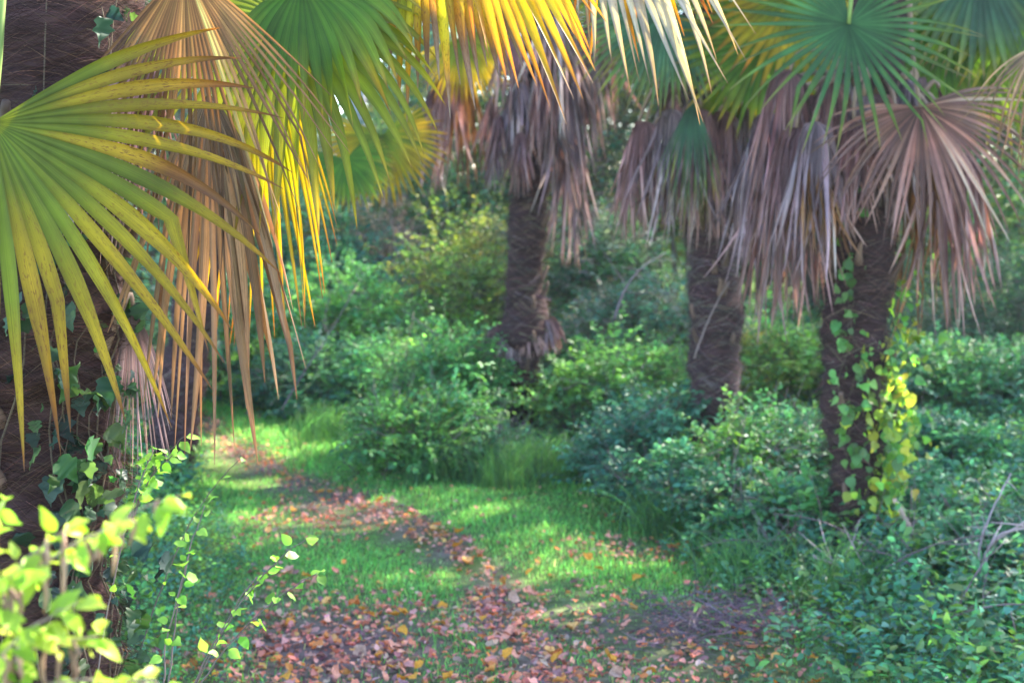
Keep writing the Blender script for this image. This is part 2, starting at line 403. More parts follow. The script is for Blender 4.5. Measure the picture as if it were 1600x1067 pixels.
def trunk(root, pts, rads, fibres=2500, flen=(0.05, 0.14), fw=0.003, seed=1, cols=((0.07, 0.042, 0.036), (0.13, 0.085, 0.075), (0.22, 0.15, 0.13)), ring=0.012, lift=0.02):
    rng = np.random.default_rng(seed); pts = np.asarray(pts, float)
    seg = np.linalg.norm(np.diff(pts, axis=0), axis=1); cl = np.concatenate([[0], np.cumsum(seg)]); T = cl[-1]
    nr = int(T / 0.02); z = np.linspace(0, T, nr); C = 32
    # smooth axis
    def axis(q):
        return np.stack([np.interp(q, cl, pts[:, j]) for j in range(3)], -1)
    ker = np.ones(9) / 9
    ax = axis(z); axs = ax.copy()
    for j in range(3):
        pad = np.pad(ax[:, j], 4, mode='reflect', reflect_type='odd'); axs[:, j] = np.convolve(pad, ker, 'valid')
    th = np.linspace(0, 2 * PI, C, endpoint=False)
    rad = np.interp(z, cl, rads)
    ph = rng.uniform(0, 6, 6)

    def rr(zz, tt, base):
        return base * (1 + 0.075 * np.sin(zz * 17 + ph[0] + 1.2 * np.sin(tt + ph[1])) + 0.03 * np.sin(zz * 41 + 2 * tt + ph[2]) + 0.035 * np.sin(3 * tt + zz * 6 + ph[3])) + ring * np.sin(zz * 63 + 3 * np.sin(tt * 2 + ph[4])) * 0.5
    Z, TH = np.meshgrid(z, th, indexing='ij')
    r = rr(Z, TH, rad[:, None]) + rng.normal(0, 0.003, Z.shape)
    v = axs[:, None] + np.stack([np.cos(TH) * r, np.sin(TH) * r, np.zeros_like(r)], -1)
    g = Geo(); lo, to = grid_loops(nr, C, 0, True); g.add(v.reshape(-1, 3), lo, to, np.array([0.1, 0.06, 0.05]))
    o = g.build('trunk', M_TRUNK, root)
    # shaggy fibre wrapped round the trunk
    k = 5; f0 = rng.uniform(0.0, T, fibres); t0 = rng.uniform(0, 2 * PI, fibres)
    ln = rng.uniform(*flen, fibres); sg = rng.choice([-1, 1], fibres); slope = rng.normal(0.25, 0.35, fibres)
    s = np.linspace(0, 1, k)
    br = np.interp(f0, cl, rads)
    tt = t0[:, None] + (sg * ln / br)[:, None] * s[None]
    zz = np.clip(f0[:, None] - (slope * ln)[:, None] * s[None] - 0.25 * ln[:, None] * s[None] ** 2, 0, T)
    rd = rr(zz, tt, np.interp(zz, cl, rads)) + 0.002 + (np.abs(rng.normal(0, lift, fibres)))[:, None] * s[None] ** 1.5 + 0.004 * rng.uniform(0, 1, (fibres, 1))
    axf = np.stack([np.interp(zz, z, axs[:, j]) for j in range(3)], -1)
    pt = axf + np.stack([np.cos(tt) * rd, np.sin(tt) * rd, 0 * rd], -1)
    hv = np.array([0, 0, 0.5])[None, None] * (fw * np.array([1, 1, 0.9, 0.7, 0.3]))[None, :, None]
    vv = np.stack([pt - hv, pt + hv], 2).reshape(fibres, -1, 3)
    q = np.array([[2 * i, 2 * i + 1, 2 * i + 3, 2 * i + 2] for i in range(k - 1)])
    lo = (q.ravel()[None] + 2 * k * np.arange(fibres)[:, None]).ravel()
    cc = palette(rng, fibres, cols, None, 0.4) * 0.45
    g = Geo(); g.add(vv.reshape(-1, 3), lo, np.full(fibres * (k - 1), 4), np.repeat(cc, 2 * k, axis=0))
    f = g.build('fibre', M_FIBRE, root); f.parent = o; f.location = (0, 0, 0)
    return o, (lambda h, t, lf=0.0: np.array([np.interp(h, z, axs[:, 0]), np.interp(h, z, axs[:, 1]), np.interp(h, z, axs[:, 2])]) +
               (rr(h, t, np.interp(h, cl, rads)) + lf) * np.array([math.cos(t), math.sin(t), 0]))


def crown_fronds(root, crown, count, R, seed, cols=C_GREEN, elev=(10, 65), az0=0, azr=360, reach=(0.45, 0.7), n=34):
    rng = np.random.default_rng(seed)
    for i in range(count):
        az = math.radians(az0 + azr * (i + rng.uniform(-0.3, 0.3)) / count); el = math.radians(rng.uniform(*elev))
        out = np.array([math.cos(az) * math.cos(el), math.sin(az) * math.cos(el), math.sin(el)])
        hub = crown + out * rng.uniform(*reach)
        A = unit(out + np.array([0, 0, -0.5])); N = unit(np.array([0, 0, 1.0]) + out * 0.3)
        frond(root, crown, hub, A, N, R * rng.uniform(0.9, 1.1), n=n, spread=300, fuse=0.5, droop=0.7, cols=cols, seed=seed * 31 + i, K=9, spot=0.2)


def skirt(root, crown, specs, seed):
    """specs: hub, R, angle, toward, spread, colours"""
    for i, (hub, R, ang, tow, spread, cols) in enumerate(specs):
        A = D(ang, tow)
        frond(root, crown, hub, A, -CF + CU * 0.3, R * 1.12, n=22, spread=spread, fuse=0.1, droop=7.5, dpow=0.5, cone=0.1, wabs=0.0085, fold=0.8, rnd=0.75,
              twist=2.6, curl=0.3, tint=0.66, cols=cols, spot=0.35, seed=seed * 57 + i, dead=True, kink=0.12, K=11)


def fuzz_skirt(root, axis_fn, h0, h1, count, R, seed, cols):
    """dead fronds hanging close round the trunk"""
    rng = np.random.default_rng(seed)
    for i in range(count):
        a = 2 * PI * i / count + rng.uniform(-0.3, 0.3); h = rng.uniform(h0, h1)
        c = axis_fn(h, a, 0.02); out = np.array([math.cos(a), math.sin(a), 0])
        hub = axis_fn(h, a, rng.uniform(0.08, 0.22)) + np.array([0, 0, rng.uniform(-0.05, 0.1)])
        frond(root, c, hub, unit(out * 0.5 + np.array([0, 0, -1.0])), unit(out + np.array([0, 0, 0.4])), R * rng.uniform(0.8, 1.15), n=22, spread=rng.uniform(100, 170), fuse=0.1, tint=0.5,
              droop=5.0, dpow=0.55, cone=0.0, fold=0.8, wabs=0.009, rnd=0.7, twist=1.8, curl=0.6, cols=cols[i % len(cols)], spot=0.3, seed=seed * 91 + i, dead=True, kink=0.1, K=10)


# ------------------------------------------------------------ ground
PATH = np.array([(0.35, 2.5), (0.12, 4.6), (-0.04, 5.2), (-0.1, 5.7), (-0.32, 6.4), (-0.66, 7.1), (-1.2, 7.9), (-1.8, 8.9), (-2.6, 10.5), (-3.6, 13)])


def path_dist(x, y):
    x = np.asarray(x, float); y = np.asarray(y, float); best = np.full(x.shape, 9e9)
    for a, b in zip(PATH[:-1], PATH[1:]):
        ab = b - a; t = np.clip(((x - a[0]) * ab[0] + (y - a[1]) * ab[1]) / (ab @ ab), 0, 1)
        best = np.minimum(best, np.hypot(x - a[0] - t * ab[0], y - a[1] - t * ab[1]))
    return best


def wob(x, y, f=1.0, s=0.0):
    return np.sin(x * 3.1 * f + s) * np.cos(y * 2.3 * f - s) + 0.6 * np.sin(x * 7.3 * f + y * 5.1 * f + 2 * s)


def litter_mask(x, y):
    """0..1, where the fallen leaves lie"""
    pd = path_dist(x, y) + 0.05 * wob(x, y, 1.6)
    m = np.clip(1.25 - pd / np.interp(y, [4, 5.5, 7, 9], [0.24, 0.14, 0.11, 0.13]), 0, 1)
    near = np.clip((5.75 + 0.18 * wob(x, y, 2.0, 1.0) - y) / 0.4, 0, 1) * np.clip((x + 1.35) / 0.3, 0, 1) * np.clip((1.3 - x) / 0.5, 0, 1)
    side = np.clip(1 - np.hypot((x + 1.0) / 0.5, (y - 6.9) / 0.9), 0, 1) * 0.55
    right = np.clip(1 - np.hypot((x - 0.55) / 0.45, (y - 6.3) / 0.35), 0, 1) * 0.6
    left_blob = np.clip(1 - np.hypot((x + 0.62) / 0.62, (y - 4.9) / 0.75), 0, 1) * 1.45
    return np.clip(np.maximum.reduce([m, near * 0.42, side, right, left_blob]), 0, 1)


def build_ground():
    u = np.linspace(-1, 1, 150); xs = np.sinh(u * 3.6) / np.sinh(3.6) * 70
    v = np.linspace(0, 1, 190); ys = -6 + 10 * v + 120 * v ** 4
    X, Y = np.meshgrid(xs, ys); Z = ground_z(X, Y)
    g = Geo(); lo, to = grid_loops(len(ys), len(xs))
    gm = 1 - litter_mask(X, Y)
    g.add(np.stack([X, Y, Z], -1).reshape(-1, 3), lo, to, np.repeat(gm.reshape(-1, 1), 3, 1))
    tag(g.build('ground', M_GROUND), kind='structure')


build_ground()


# ------------------------------------------------------------ grass and litter
def build_grass():
    rng = np.random.default_rng(3)
    n = 260000
    x = rng.uniform(-3.2, 1.9, n); y = rng.uniform(4.0, 11.5, n)
    dens = (1 - litter_mask(x, y)) ** 1.2 * 1.0 + 0.06
    left_edge = np.interp(y, [4, 6, 8, 12], [-0.9, -1.15, -1.75, -3.4]) + 0.1 * wob(x, y, 2)
    dens = dens * np.clip((x - left_edge) / 0.2 + 1, 0.1, 1) * np.clip((1.4 + 0.2 * wob(x, y) - x) / 0.5, 0.15, 1)
    dens *= np.clip(0.75 + 0.4 * wob(x, y, 1.3, 2), 0.25, 1)
    keep = rng.uniform(0, 1, n) < dens; x = x[keep]; y = y[keep]; n = len(x)
    h = rng.uniform(0.016, 0.045, n) * (1 + 0.35 * wob(x, y, 0.8)) * (1 + 0.35 * np.clip(y - 7.2, 0, 1.5))
    base = np.stack([x, y, ground_z(x, y) - 0.004], -1)
    a = rng.uniform(0, 2 * PI, n); lean = rng.uniform(0.1, 0.9, n)
    ld = np.stack([np.cos(a) * lean, np.sin(a) * lean, np.ones(n)], -1); ld = unit(ld)
    tip = base + ld * h[:, None]; tip[:, 2] -= h * lean * 0.35
    mid = base + ld * (h * 0.55)[:, None]; mid[:, 2] += h * 0.06
    b = rng.uniform(0, PI, n); wd = rng.uniform(0.0012, 0.0026, n)
    sd = np.stack([np.cos(b) * wd, np.sin(b) * wd, np.zeros(n)], -1)
    v = np.stack([base - sd, base + sd, mid - sd * 0.9, mid + sd * 0.9, tip], 1)
    lo = (np.array([0, 1, 3, 2, 2, 3, 4])[None] + 5 * np.arange(n)[:, None]).ravel()
    c = palette(rng, n, [(0.16, 0.39, 0.09), (0.21, 0.44, 0.10), (0.12, 0.34, 0.11), (0.34, 0.38, 0.15)], [0.38, 0.3, 0.2, 0.12], 0.28)
    g = Geo(); g.add(v.reshape(-1, 3), lo, np.tile([4, 3], n), np.repeat(c, 5, 0))
    tag(g.build('grass', M_GRASS), kind='stuff', label='short bright green grass either side of the leafy path', cat='grass')


LITTER_COLS = [(0.64, 0.21, 0.13), (0.68, 0.28, 0.18), (0.48, 0.21, 0.17), (0.66, 0.22, 0.06), (0.46, 0.28, 0.2), (0.26, 0.13, 0.13), (0.6, 0.32, 0.1)]
LITTER_W = [0.22, 0.2, 0.2, 0.11, 0.13, 0.1, 0.04]
T_DRY = outline_leaf([(0.1, 0.15), (0.3, 0.31), (0.55, 0.3), (0.8, 0.16)], 0.45, -0.2)


def build_litter():
    rng = np.random.default_rng(11); n = 74000
    x = rng.uniform(-2.6, 2.4, n); y = rng.uniform(3.6, 11.0, n)
    d = litter_mask(x, y) * np.interp(y, [4, 6, 7.5, 9], [1, 0.8, 0.6, 0.4]) + 0.03
    keep = rng.uniform(0, 1, n) < d * 0.85; x, y = x[keep], y[keep]; n = len(x)
    a = rng.uniform(0, 2 * PI, n)
    dr = unit(np.stack([np.cos(a), np.sin(a), rng.normal(0.05, 0.22, n)], -1)); nr = unit(np.stack([rng.normal(0, 0.4, n), rng.normal(0, 0.4, n), np.ones(n)], -1))
    sz = rng.uniform(0.016, 0.042, n) * np.interp(y, [4, 8], [1.0, 0.75])
    g = Geo(); leaves(g, np.stack([x, y, ground_z(x, y) + rng.uniform(0.004, 0.03, n)], -1), dr, nr, sz, palette(rng, n, LITTER_COLS, LITTER_W, 0.22), T_DRY, rng, 0.1)
    tag(g.build('leaf_litter', M_LITTER), kind='stuff', label='reddish brown dry leaf litter covering the narrow path', cat='leaf litter')
    # the larger leaves lying loose on top, each on its own
    kinds = []
    for k in range(12):
        g = Geo(); c = np.array([LITTER_COLS[k % 7]]) * (1.25 if k % 3 == 0 else 1.0)
        if k % 4 == 3: c = np.array([[0.62, 0.27, 0.03]])
        leaves(g, np.zeros((1, 3)), np.array([[1.0, 0, 0.05]]), np.array([[0, 0, 1.0]]), 1.0, np.clip(c, 0, 0.8), T_DRY, np.random.default_rng(50 + k), 0.13)
        kinds.append(g)
    meshes = []
    for k, g in enumerate(kinds):
        o = g.build('fallen_leaf', M_LITTER); meshes.append(o)
    cnt = 0; first = {}
    while cnt < 230:
        xx = rng.uniform(-1.6, 1.6); yy = 4.35 + 3.2 * rng.uniform(0, 1) ** 1.7
        if rng.uniform() > litter_mask(np.array([xx]), np.array([yy]))[0] + 0.06: continue
        k = int(rng.integers(12))
        o = meshes[k] if k not in first else meshes[k].copy()
        if k in first: COL.objects.link(o)
        first[k] = 1
        o.location = (xx, yy, float(ground_z(xx, yy)) + 0.03); s_ = rng.uniform(0.034, 0.062); o.scale = (s_, s_ * rng.uniform(0.8, 1.3), s_)
        o.rotation_euler = (rng.normal(0, 0.35), rng.normal(0, 0.3), rng.uniform(0, 6.28))
        tag(o, 'dry curled autumn leaf lying loose on the path litter', 'fallen leaf', 'larger loose leaves on the path')
        cnt += 1
    for k in range(12):
        if k not in first: bpy.data.objects.remove(meshes[k])


build_grass(); build_litter()

G_LIGHT = [(0.13, 0.31, 0.07), (0.10, 0.28, 0.09), (0.20, 0.36, 0.05), (0.06, 0.20, 0.08)]
G_TEAL = [(0.055, 0.17, 0.115), (0.075, 0.22, 0.14), (0.045, 0.14, 0.095), (0.10, 0.26, 0.11)]
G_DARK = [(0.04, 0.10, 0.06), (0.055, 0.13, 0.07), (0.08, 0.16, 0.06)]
G_YEL = [(0.20, 0.27, 0.03), (0.30, 0.28, 0.04), (0.12, 0.22, 0.04), (0.36, 0.25, 0.08)]
G_MIX = [(0.09, 0.18, 0.08), (0.06, 0.14, 0.08), (0.16, 0.24, 0.08), (0.24, 0.18, 0.14), (0.27, 0.16, 0.17)]


# ------------------------------------------------------------ shrubs
def shrub(name, label, cat, x, y, rx, ry, h, n, M, size, cols, seed, lumps=14, group=None, sl=(0.15, 0.3), T=T_SIMPLE, up=0.5, wts=None, stems=7, stemcol=(0.12, 0.09, 0.06)):
    rng = np.random.default_rng(seed); z0 = float(ground_z(x, y)); n = int(n * 0.9)
    t = thing(name, label, cat, (x, y, z0), group)
    la = rng.uniform(0, 2 * PI, lumps); lr = rng.uniform(0.1, 0.8, lumps) ** 0.7; lz = rng.uniform(0.12, 0.85, lumps) * (1 - 0.35 * lr)
    lc = np.stack([np.cos(la) * lr * rx, np.sin(la) * lr * ry, lz * h], -1)
    lc_r = rng.uniform(0.25, 0.5, lumps)
    idx = rng.integers(0, lumps, n); d = rdir(rng, n); d[:, 2] = np.abs(d[:, 2]) * 0.9 - 0.25
    d = unit(d); rr_ = rng.uniform(0.35, 1.0, n) ** 0.5
    b = lc[idx] + d * np.array([rx, ry, h * 0.75]) * (lc_r[idx] * rr_)[:, None]
    b[:, 2] = np.clip(b[:, 2], 0.02, None)
    b = b + np.array([x, y, z0])
    dirv = unit(d + np.array([0, 0, up]) + rng.normal(0, 0.25, (n, 3)))
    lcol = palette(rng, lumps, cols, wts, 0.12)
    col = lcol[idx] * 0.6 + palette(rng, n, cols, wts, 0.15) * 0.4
    gl, gs = Geo(), Geo()
    lsc = rng.uniform(0.65, 1.45, lumps)
    sprigs(gl, gs, b, dirv, rng.uniform(*sl, n) * min(1, max(0.45, h / 0.5)), M, size * lsc[idx], col, rng, T, stemcol=stemcol, stemw=0.0035)
    # long shoots that stick out of the outline, and bare twigs inside
    ne = max(8, n // 11); ie = rng.integers(0, n, ne)
    de = unit(dirv[ie] + np.array([0, 0, 0.9]) + rng.normal(0, 0.3, (ne, 3)))
    sprigs(gl, gs, b[ie], de, rng.uniform(0.2, 0.62, ne) * (0.15 + 0.85 * min(h, 1.3)), 13, size * 0.85, col[ie] * 1.1, rng, T, droop=0.35, stemcol=stemcol, stemw=0.005)
    nb = max(10, n // 6); ib = rng.integers(0, n, nb); db = unit(rng.normal(0, 1, (nb, 3)) + np.array([0, 0, 0.5])) * rng.uniform(0.12, 0.45, (nb, 1)) * (0.6 + 0.4 * min(h, 2))
    q_ = np.linspace(0, 1, 5); ribbons(gs, b[ib][:, None] + db[:, None] * q_[None, :, None] + np.cumsum(rng.normal(0, 0.008, (nb, 5, 3)), 1), 0.006, palette(rng, nb, [(0.2, 0.15, 0.14), (0.1, 0.07, 0.06)]))
    for k in range(stems):
        c = lc[k % lumps] + np.array([x, y, z0]); r0 = np.array([x + rng.normal(0, rx * 0.15), y + rng.normal(0, ry * 0.15), z0 - 0.03])
        tube(gs, bez(r0, r0 + np.array([0, 0, h * 0.4]), c - (c - r0) * 0.2, c, 7), np.linspace(0.012, 0.004, 7) * (0.6 + h * 0.5), stemcol, 5)
    gl.build('foliage', M_LEAF, t); gs.build('stems', M_STEM, t)
    return t


def at_px(px, d): return (px - 800) / FPX * d


W3 = 'wild shrubs beside the grassy clearing'
# around the middle palm
for a in [
    ('low green shrub in front of the middle palm trunk', 655, 8.0, 0.36, 0.3, 0.5, 800, G_LIGHT, 21, 0.05),
    ('bright leafy shrub left of the middle palm', 690, 8.7, 0.4, 0.35, 0.85, 950, G_LIGHT, 22, 0.05),
    ('dense shrub at the foot of the middle palm', 800, 8.15, 0.4, 0.25, 0.18, 550, G_LIGHT + G_TEAL, 23, 0.045),
    ('rounded shrub right of the middle palm', 935, 8.7, 0.38, 0.35, 0.62, 650, G_TEAL + G_LIGHT, 24, 0.05),
    ('small shrub between the middle palm and the clearing edge', 745, 7.85, 0.33, 0.18, 0.3, 500, G_TEAL + G_DARK, 25, 0.045),
    ('blue green shrub behind the bare edge of the clearing', 1010, 7.5, 0.28, 0.3, 0.46, 550, G_TEAL, 26, 0.055),
    ('dark blue green shrub at the right edge of the clearing', 1030, 6.8, 0.22, 0.25, 0.3, 550, G_TEAL + G_DARK, 27, 0.055),
    ('leafy shrub in front of the furrowed right middle palm', 1115, 6.7, 0.36, 0.3, 0.24, 600, G_TEAL, 28, 0.06),
    ('pale green shrub between the two right palms', 1225, 7.0, 0.32, 0.35, 0.55, 650, G_TEAL + G_LIGHT, 29, 0.055),
    ('low shrub left of the vine covered palm', 1205, 6.3, 0.28, 0.25, 0.3, 500, G_TEAL + G_LIGHT, 30, 0.055),
    ('fine blue green shrub right of the vine covered trunk base', 1450, 6.3, 0.32, 0.3, 0.34, 650, G_TEAL, 32, 0.05),
    ('low shrub in front of the vine covered trunk base', 1250, 5.75, 0.22, 0.18, 0.12, 350, G_TEAL + G_DARK, 33, 0.05),
    ('dusky shrub at the right edge below the bare stems', 1570, 5.7, 0.3, 0.3, 0.3, 600, G_TEAL + G_DARK, 34, 0.05),
    ('green shrub in the gap behind the vine covered palm', 1450, 7.6, 0.4, 0.35, 0.34, 650, G_TEAL + G_LIGHT, 35, 0.05),
    ('bright seedlings clump between middle and furrowed palms', 1010, 8.9, 0.35, 0.3, 0.7, 550, G_LIGHT, 31, 0.045),
]:
    lb, px, d, rx, ry, h, n, cols, sd, sz = a
    shrub('shrub', lb, 'shrub', at_px(px, d), d, rx, ry, h, n, 10, sz * 0.9, cols, sd, group=W3, lumps=11)
# middle distance bank
W4 = 'shrubs on the bank behind the palms'
for a in [
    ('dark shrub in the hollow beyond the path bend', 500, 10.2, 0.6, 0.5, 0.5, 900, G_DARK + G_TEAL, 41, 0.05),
    ('bright shrub above the dark hollow', 530, 11.4, 0.75, 0.6, 0.95, 1300, G_LIGHT, 42, 0.05),
    ('sunny green shrub left of the middle palm shrubs', 610, 10.0, 0.5, 0.5, 0.72, 1000, G_LIGHT, 43, 0.05),
    ('blue green shrub high on the left bank', 500, 13.0, 0.8, 0.6, 1.25, 1200, G_TEAL, 44, 0.06),
    ('reddish twiggy shrub on the left bank', 620, 13.4, 0.7, 0.6, 1.3, 900, [(0.3, 0.17, 0.15), (0.2, 0.2, 0.1), (0.35, 0.22, 0.15)], 45, 0.05),
    ('yellowish shrub behind the middle palm', 730, 12.0, 0.7, 0.5, 1.35, 1300, G_YEL + G_LIGHT, 46, 0.055),
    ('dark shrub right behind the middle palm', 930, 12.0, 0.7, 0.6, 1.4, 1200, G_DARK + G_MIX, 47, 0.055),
    ('mixed shrub behind the furrowed palm', 1060, 10.5, 0.7, 0.5, 1.0, 1100, G_TEAL + G_MIX, 48, 0.05),
    ('yellow green shrub seen between the two right palms', 1210, 10.0, 0.55, 0.5, 0.8, 1100, G_LIGHT + G_YEL, 49, 0.05),
    ('blue green thicket beyond the vine covered palm', 1430, 9.8, 0.6, 0.6, 0.55, 1200, G_TEAL + G_LIGHT, 50, 0.05),
    ('dense thicket at the far right', 1560, 9.6, 0.6, 0.6, 0.6, 1200, G_TEAL + G_LIGHT, 51, 0.05),
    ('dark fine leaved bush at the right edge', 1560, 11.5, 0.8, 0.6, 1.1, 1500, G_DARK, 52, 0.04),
    ('green bush rising behind the right skirt of leaves', 1480, 14.0, 1.0, 0.6, 1.5, 1200, G_TEAL + G_YEL, 53, 0.06),
    ('leafy bush behind the left palm', 300, 10.5, 0.8, 0.7, 1.2, 1200, G_TEAL + G_LIGHT, 54, 0.06),
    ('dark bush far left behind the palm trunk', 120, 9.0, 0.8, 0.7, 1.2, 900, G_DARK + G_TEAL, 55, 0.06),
]:
    lb, px, d, rx, ry, h, n, cols, sd, sz = a
    shrub('shrub', lb, 'shrub', at_px(px, d), d, rx, ry, h, n, 9, sz, cols, sd, group=W4)
# tall bushes forming the wall of green
W5 = 'tall bushes forming the green wall behind the bank'
names = ['mottled green bush', 'brownish thin bush', 'dark evergreen bush', 'yellow flecked bush', 'blue green bush']
spots = [(330, 15.5, 3.4), (450, 17, 2.3), (560, 18, 2.0), (650, 15.5, 3.0), (745, 16, 4.2), (830, 17.5, 4.6), (905, 15.5, 4.4), (1000, 16.5, 4.8), (1095, 15, 4.4),
         (1190, 16.5, 4.6), (1290, 15, 4.4), (1400, 16.5, 3.0), (1500, 15.8, 3.6), (1610, 15, 4.4), (200, 14, 4.0), (60, 13, 4.2)]
where = ['behind the hanging green frond', 'below the pale gap on the left', 'under the brightest sky gap', 'behind the small far fan leaves', 'left of the middle palm skirt',
         'directly behind the middle palm', 'right of the middle palm trunk', 'left of the furrowed palm', 'behind the furrowed palm', 'between the right palms', 'behind the vine covered palm',
         'right of the vine covered palm', 'below the pink dead fan', 'at the far right edge', 'behind the big left trunk', 'at the far left edge']
for i, (px, d, h) in enumerate(spots):
    cols = [G_MIX, G_MIX + G_YEL, G_DARK, G_YEL + G_TEAL, G_TEAL + G_DARK][i % 5]
    shrub('tall_bush', names[i % 5] + ' ' + where[i], 'bush', at_px(px, d), d, 1.15, 0.8, h, 1500, 9, 0.065, cols, 70 + i, lumps=22, group=W5, sl=(0.2, 0.5), stems=12)


# ------------------------------------------------------------ trees behind (many out of view, added to shade the place)
LIT = [(P(70, 920, 1.35), 0.5), (P(170, 860, 1.35), 0.35), (P(1385, 640, 6.05), 0.16), (P(1390, 560, 6.05), 0.1), (P(1475, 420, 6.0), 0.14), (P(870, 60, 3.1), 0.16), (P(1060, 50, 3.3), 0.15),  # spots to be sunlit; crown leaves between them and the sun are dropped
       (P(700, 70, 3.1), 0.12), (P(775, 975, 5.25), 0.1), (P(440, 700, 9.0), 0.5), (P(600, 640, 9.5), 0.45), (P(1480, 620, 10.0), 0.6), (P(530, 500, 11.4), 0.6),
       (P(1200, 90, 7.4), 0.3), (P(1490, 130, 7.0), 0.3), (P(590, 230, 8.0), 0.25), (P(700, 600, 8.4), 0.2), (P(690, 470, 12), 0.4), (P(380, 740, 8), 0.25)]


def tree(label, x, y, th, cr, chh, nleaf, seed, cols, lsz=0.13, r0=0.12, mat=None, gaps=True, lumps=26, name='broadleaf_tree'):
    rng = np.random.default_rng(seed); z0 = float(ground_z(x, y))
    t = thing(name, label, 'tree', (x, y, z0), 'tall trees behind the palms')
    g = Geo(); top = np.array([x + rng.normal(0, 0.4), y + rng.normal(0, 0.4), z0 + th])
    b = np.array([x, y, z0 - 0.1])
    mainp = bez(b, b + np.array([rng.normal(0, 0.2), 0, th * 0.35]), top - np.array([rng.normal(0, 0.3), 0, th * 0.3]), top, 16)
    tube(g, mainp, np.linspace(r0, r0 * 0.25, 16), (0.12, 0.1, 0.09), 10)
    la = rng.uniform(0, 2 * PI, lumps); lr = rng.uniform(0.15, 1, lumps) ** 0.6; lz = rng.uniform(-1, 1, lumps)
    lc = np.array([x, y, z0 + th - chh * 0.45]) + np.stack([np.cos(la) * lr * cr, np.sin(la) * lr * cr, lz * chh * 0.5], -1)
    for k in range(lumps):
        s_ = mainp[int(np.clip(7 + (lz[k] + 1) * 3.5, 6, 14))]
        tube(g, bez(s_, s_ + (lc[k] - s_) * 0.4 + np.array([0, 0, 0.3]), lc[k] - (lc[k] - s_) * 0.2, lc[k], 7), np.linspace(r0 * 0.35, 0.012, 7), (0.12, 0.1, 0.09), 6)
    g.build('trunk', mat or M_BARK, t)
    idx = rng.integers(0, lumps, nleaf); d = rdir(rng, nleaf)
    p = lc[idx] + d * (rng.uniform(0.2, 1, nleaf) ** 0.5)[:, None] * np.array([cr * 0.42, cr * 0.42, chh * 0.24]) * rng.uniform(0.8, 1.2, lumps)[idx][:, None]
    if gaps:
        keep = np.ones(nleaf, bool)
        for c, r in LIT + [(np.array([0.0, 7.2, 0.1]), -1.3), (np.array([-0.9, 8.3, 0.2]), -0.9), (P(1130, 600, 7.5), -0.8)]:
            part = 1.0 if r > 0 else 0.3; r = abs(r)
            q = p - c; al = q @ S; dist = np.linalg.norm(q - al[:, None] * S, axis=1); keep &= ~((dist < r) & (al > 0) & (rng.uniform(0, 1, nleaf) < part))
        p = p[keep]; d = d[keep]; nleaf = len(p)
    ld = unit(d + rng.normal(0, 0.6, (nleaf, 3)) + np.array([0, 0, -0.4])); nr = unit(rng.normal(0, 0.6, (nleaf, 3)) + np.array([0, 0, 1.0]))
    gl = Geo(); leaves(gl, p, ld, nr, rng.uniform(0.7, 1.2, nleaf) * lsz, palette(rng, nleaf, cols, None, 0.2), T_SIMPLE, rng, 0.04)
    gl.build('crown', M_LEAF, t)
    return t


tl = [(4.6, 9.4, 7.0, 2.1, 3.2), (7.2, 8.0, 7.5, 2.3, 3.5), (5.6, 12.6, 8.2, 2.4, 3.8), (8.6, 11.8, 8.8, 2.5, 4.0), (11.6, 13.0, 9.5, 2.6, 4.2), (3.9, 16.2, 9.5, 2.5, 4.4),
      (7.2, 16.2, 10, 2.6, 4.4), (10.5, 17.5, 10.5, 2.8, 4.8), (1.2, 18.5, 10, 2.4, 4.4), (5.2, 20.5, 11, 2.8, 5.0), (9.0, 22, 12, 3.0, 5.0), (-1.2, 21.5, 10.5, 2.2, 4.2), (13.5, 20, 12, 3, 5)]
tw_ = ['nearest out on the right', 'standing farthest right', 'right of the vine covered palm', 'far right beyond the thicket', 'outermost on the right', 'slender trunk behind the right palms',
       'behind the right thicket', 'far back on the right', 'behind the middle palm', 'deep behind the right palms', 'deepest on the right', 'behind the left of the middle palm', 'last on the right']
for i, (x, y, th, cr, ch) in enumerate(tl):
    tree('tall leafy tree ' + tw_[i], x, y, th, cr, ch, 8000, 300 + i, G_DARK + G_YEL[:2] + G_LIGHT[:1], lsz=0.085)
tree('pale slim trunk in the bright gap left of the small far fans', at_px(563, 17), 17, 9, 1.3, 2.5, 1800, 350, G_YEL, r0=0.13, mat=M_PALE, gaps=False, name='pale_barked_tree')
tree('leafy tree far left behind the big palm', -6.5, 15, 9, 2.2, 4.5, 6000, 351, G_DARK + G_LIGHT, gaps=False)
tree('tree behind the left of the pale trunk', -4.6, 20, 9, 1.6, 4.0, 3500, 352, G_YEL + G_LIGHT, gaps=False)


def woodland():
    rng = np.random.default_rng(91); g = Geo(); gs = Geo(); n = 95000
    x = rng.uniform(-16, 20, n); y = rng.uniform(22, 30, n)
    hmax = 6.5 + 1.6 * np.sin(x * 0.9 + 1) + 1.2 * np.sin(x * 2.3)
    hmax = hmax - 3.0 * np.exp(-((x + 2.9) / 1.7) ** 2)
    z = ground_z(x, y) + rng.uniform(0, 1, n) * np.clip(hmax, 1.2, 9)
    cl = np.sin(x * 3 + z * 2.1) * np.sin(z * 3.3 + y) * np.sin(y * 2 + x); k = cl > -0.25
    x, y, z = x[k], y[k], z[k]; n = len(x)
    leaves(g, np.stack([x, y, z], -1), rdir(rng, n) + np.array([0, 0, -0.4]), rdir(rng, n) + np.array([0, 0, 0.8]), rng.uniform(0.12, 0.24, n), palette(rng, n, G_MIX + G_YEL + G_DARK, None, 0.25), T_SIMPLE, rng, 0.04)
    tag(g.build('distant_woodland', M_LEAF), kind='stuff', label='hazy mass of distant woodland leaves closing the view', cat='woodland')


woodland()


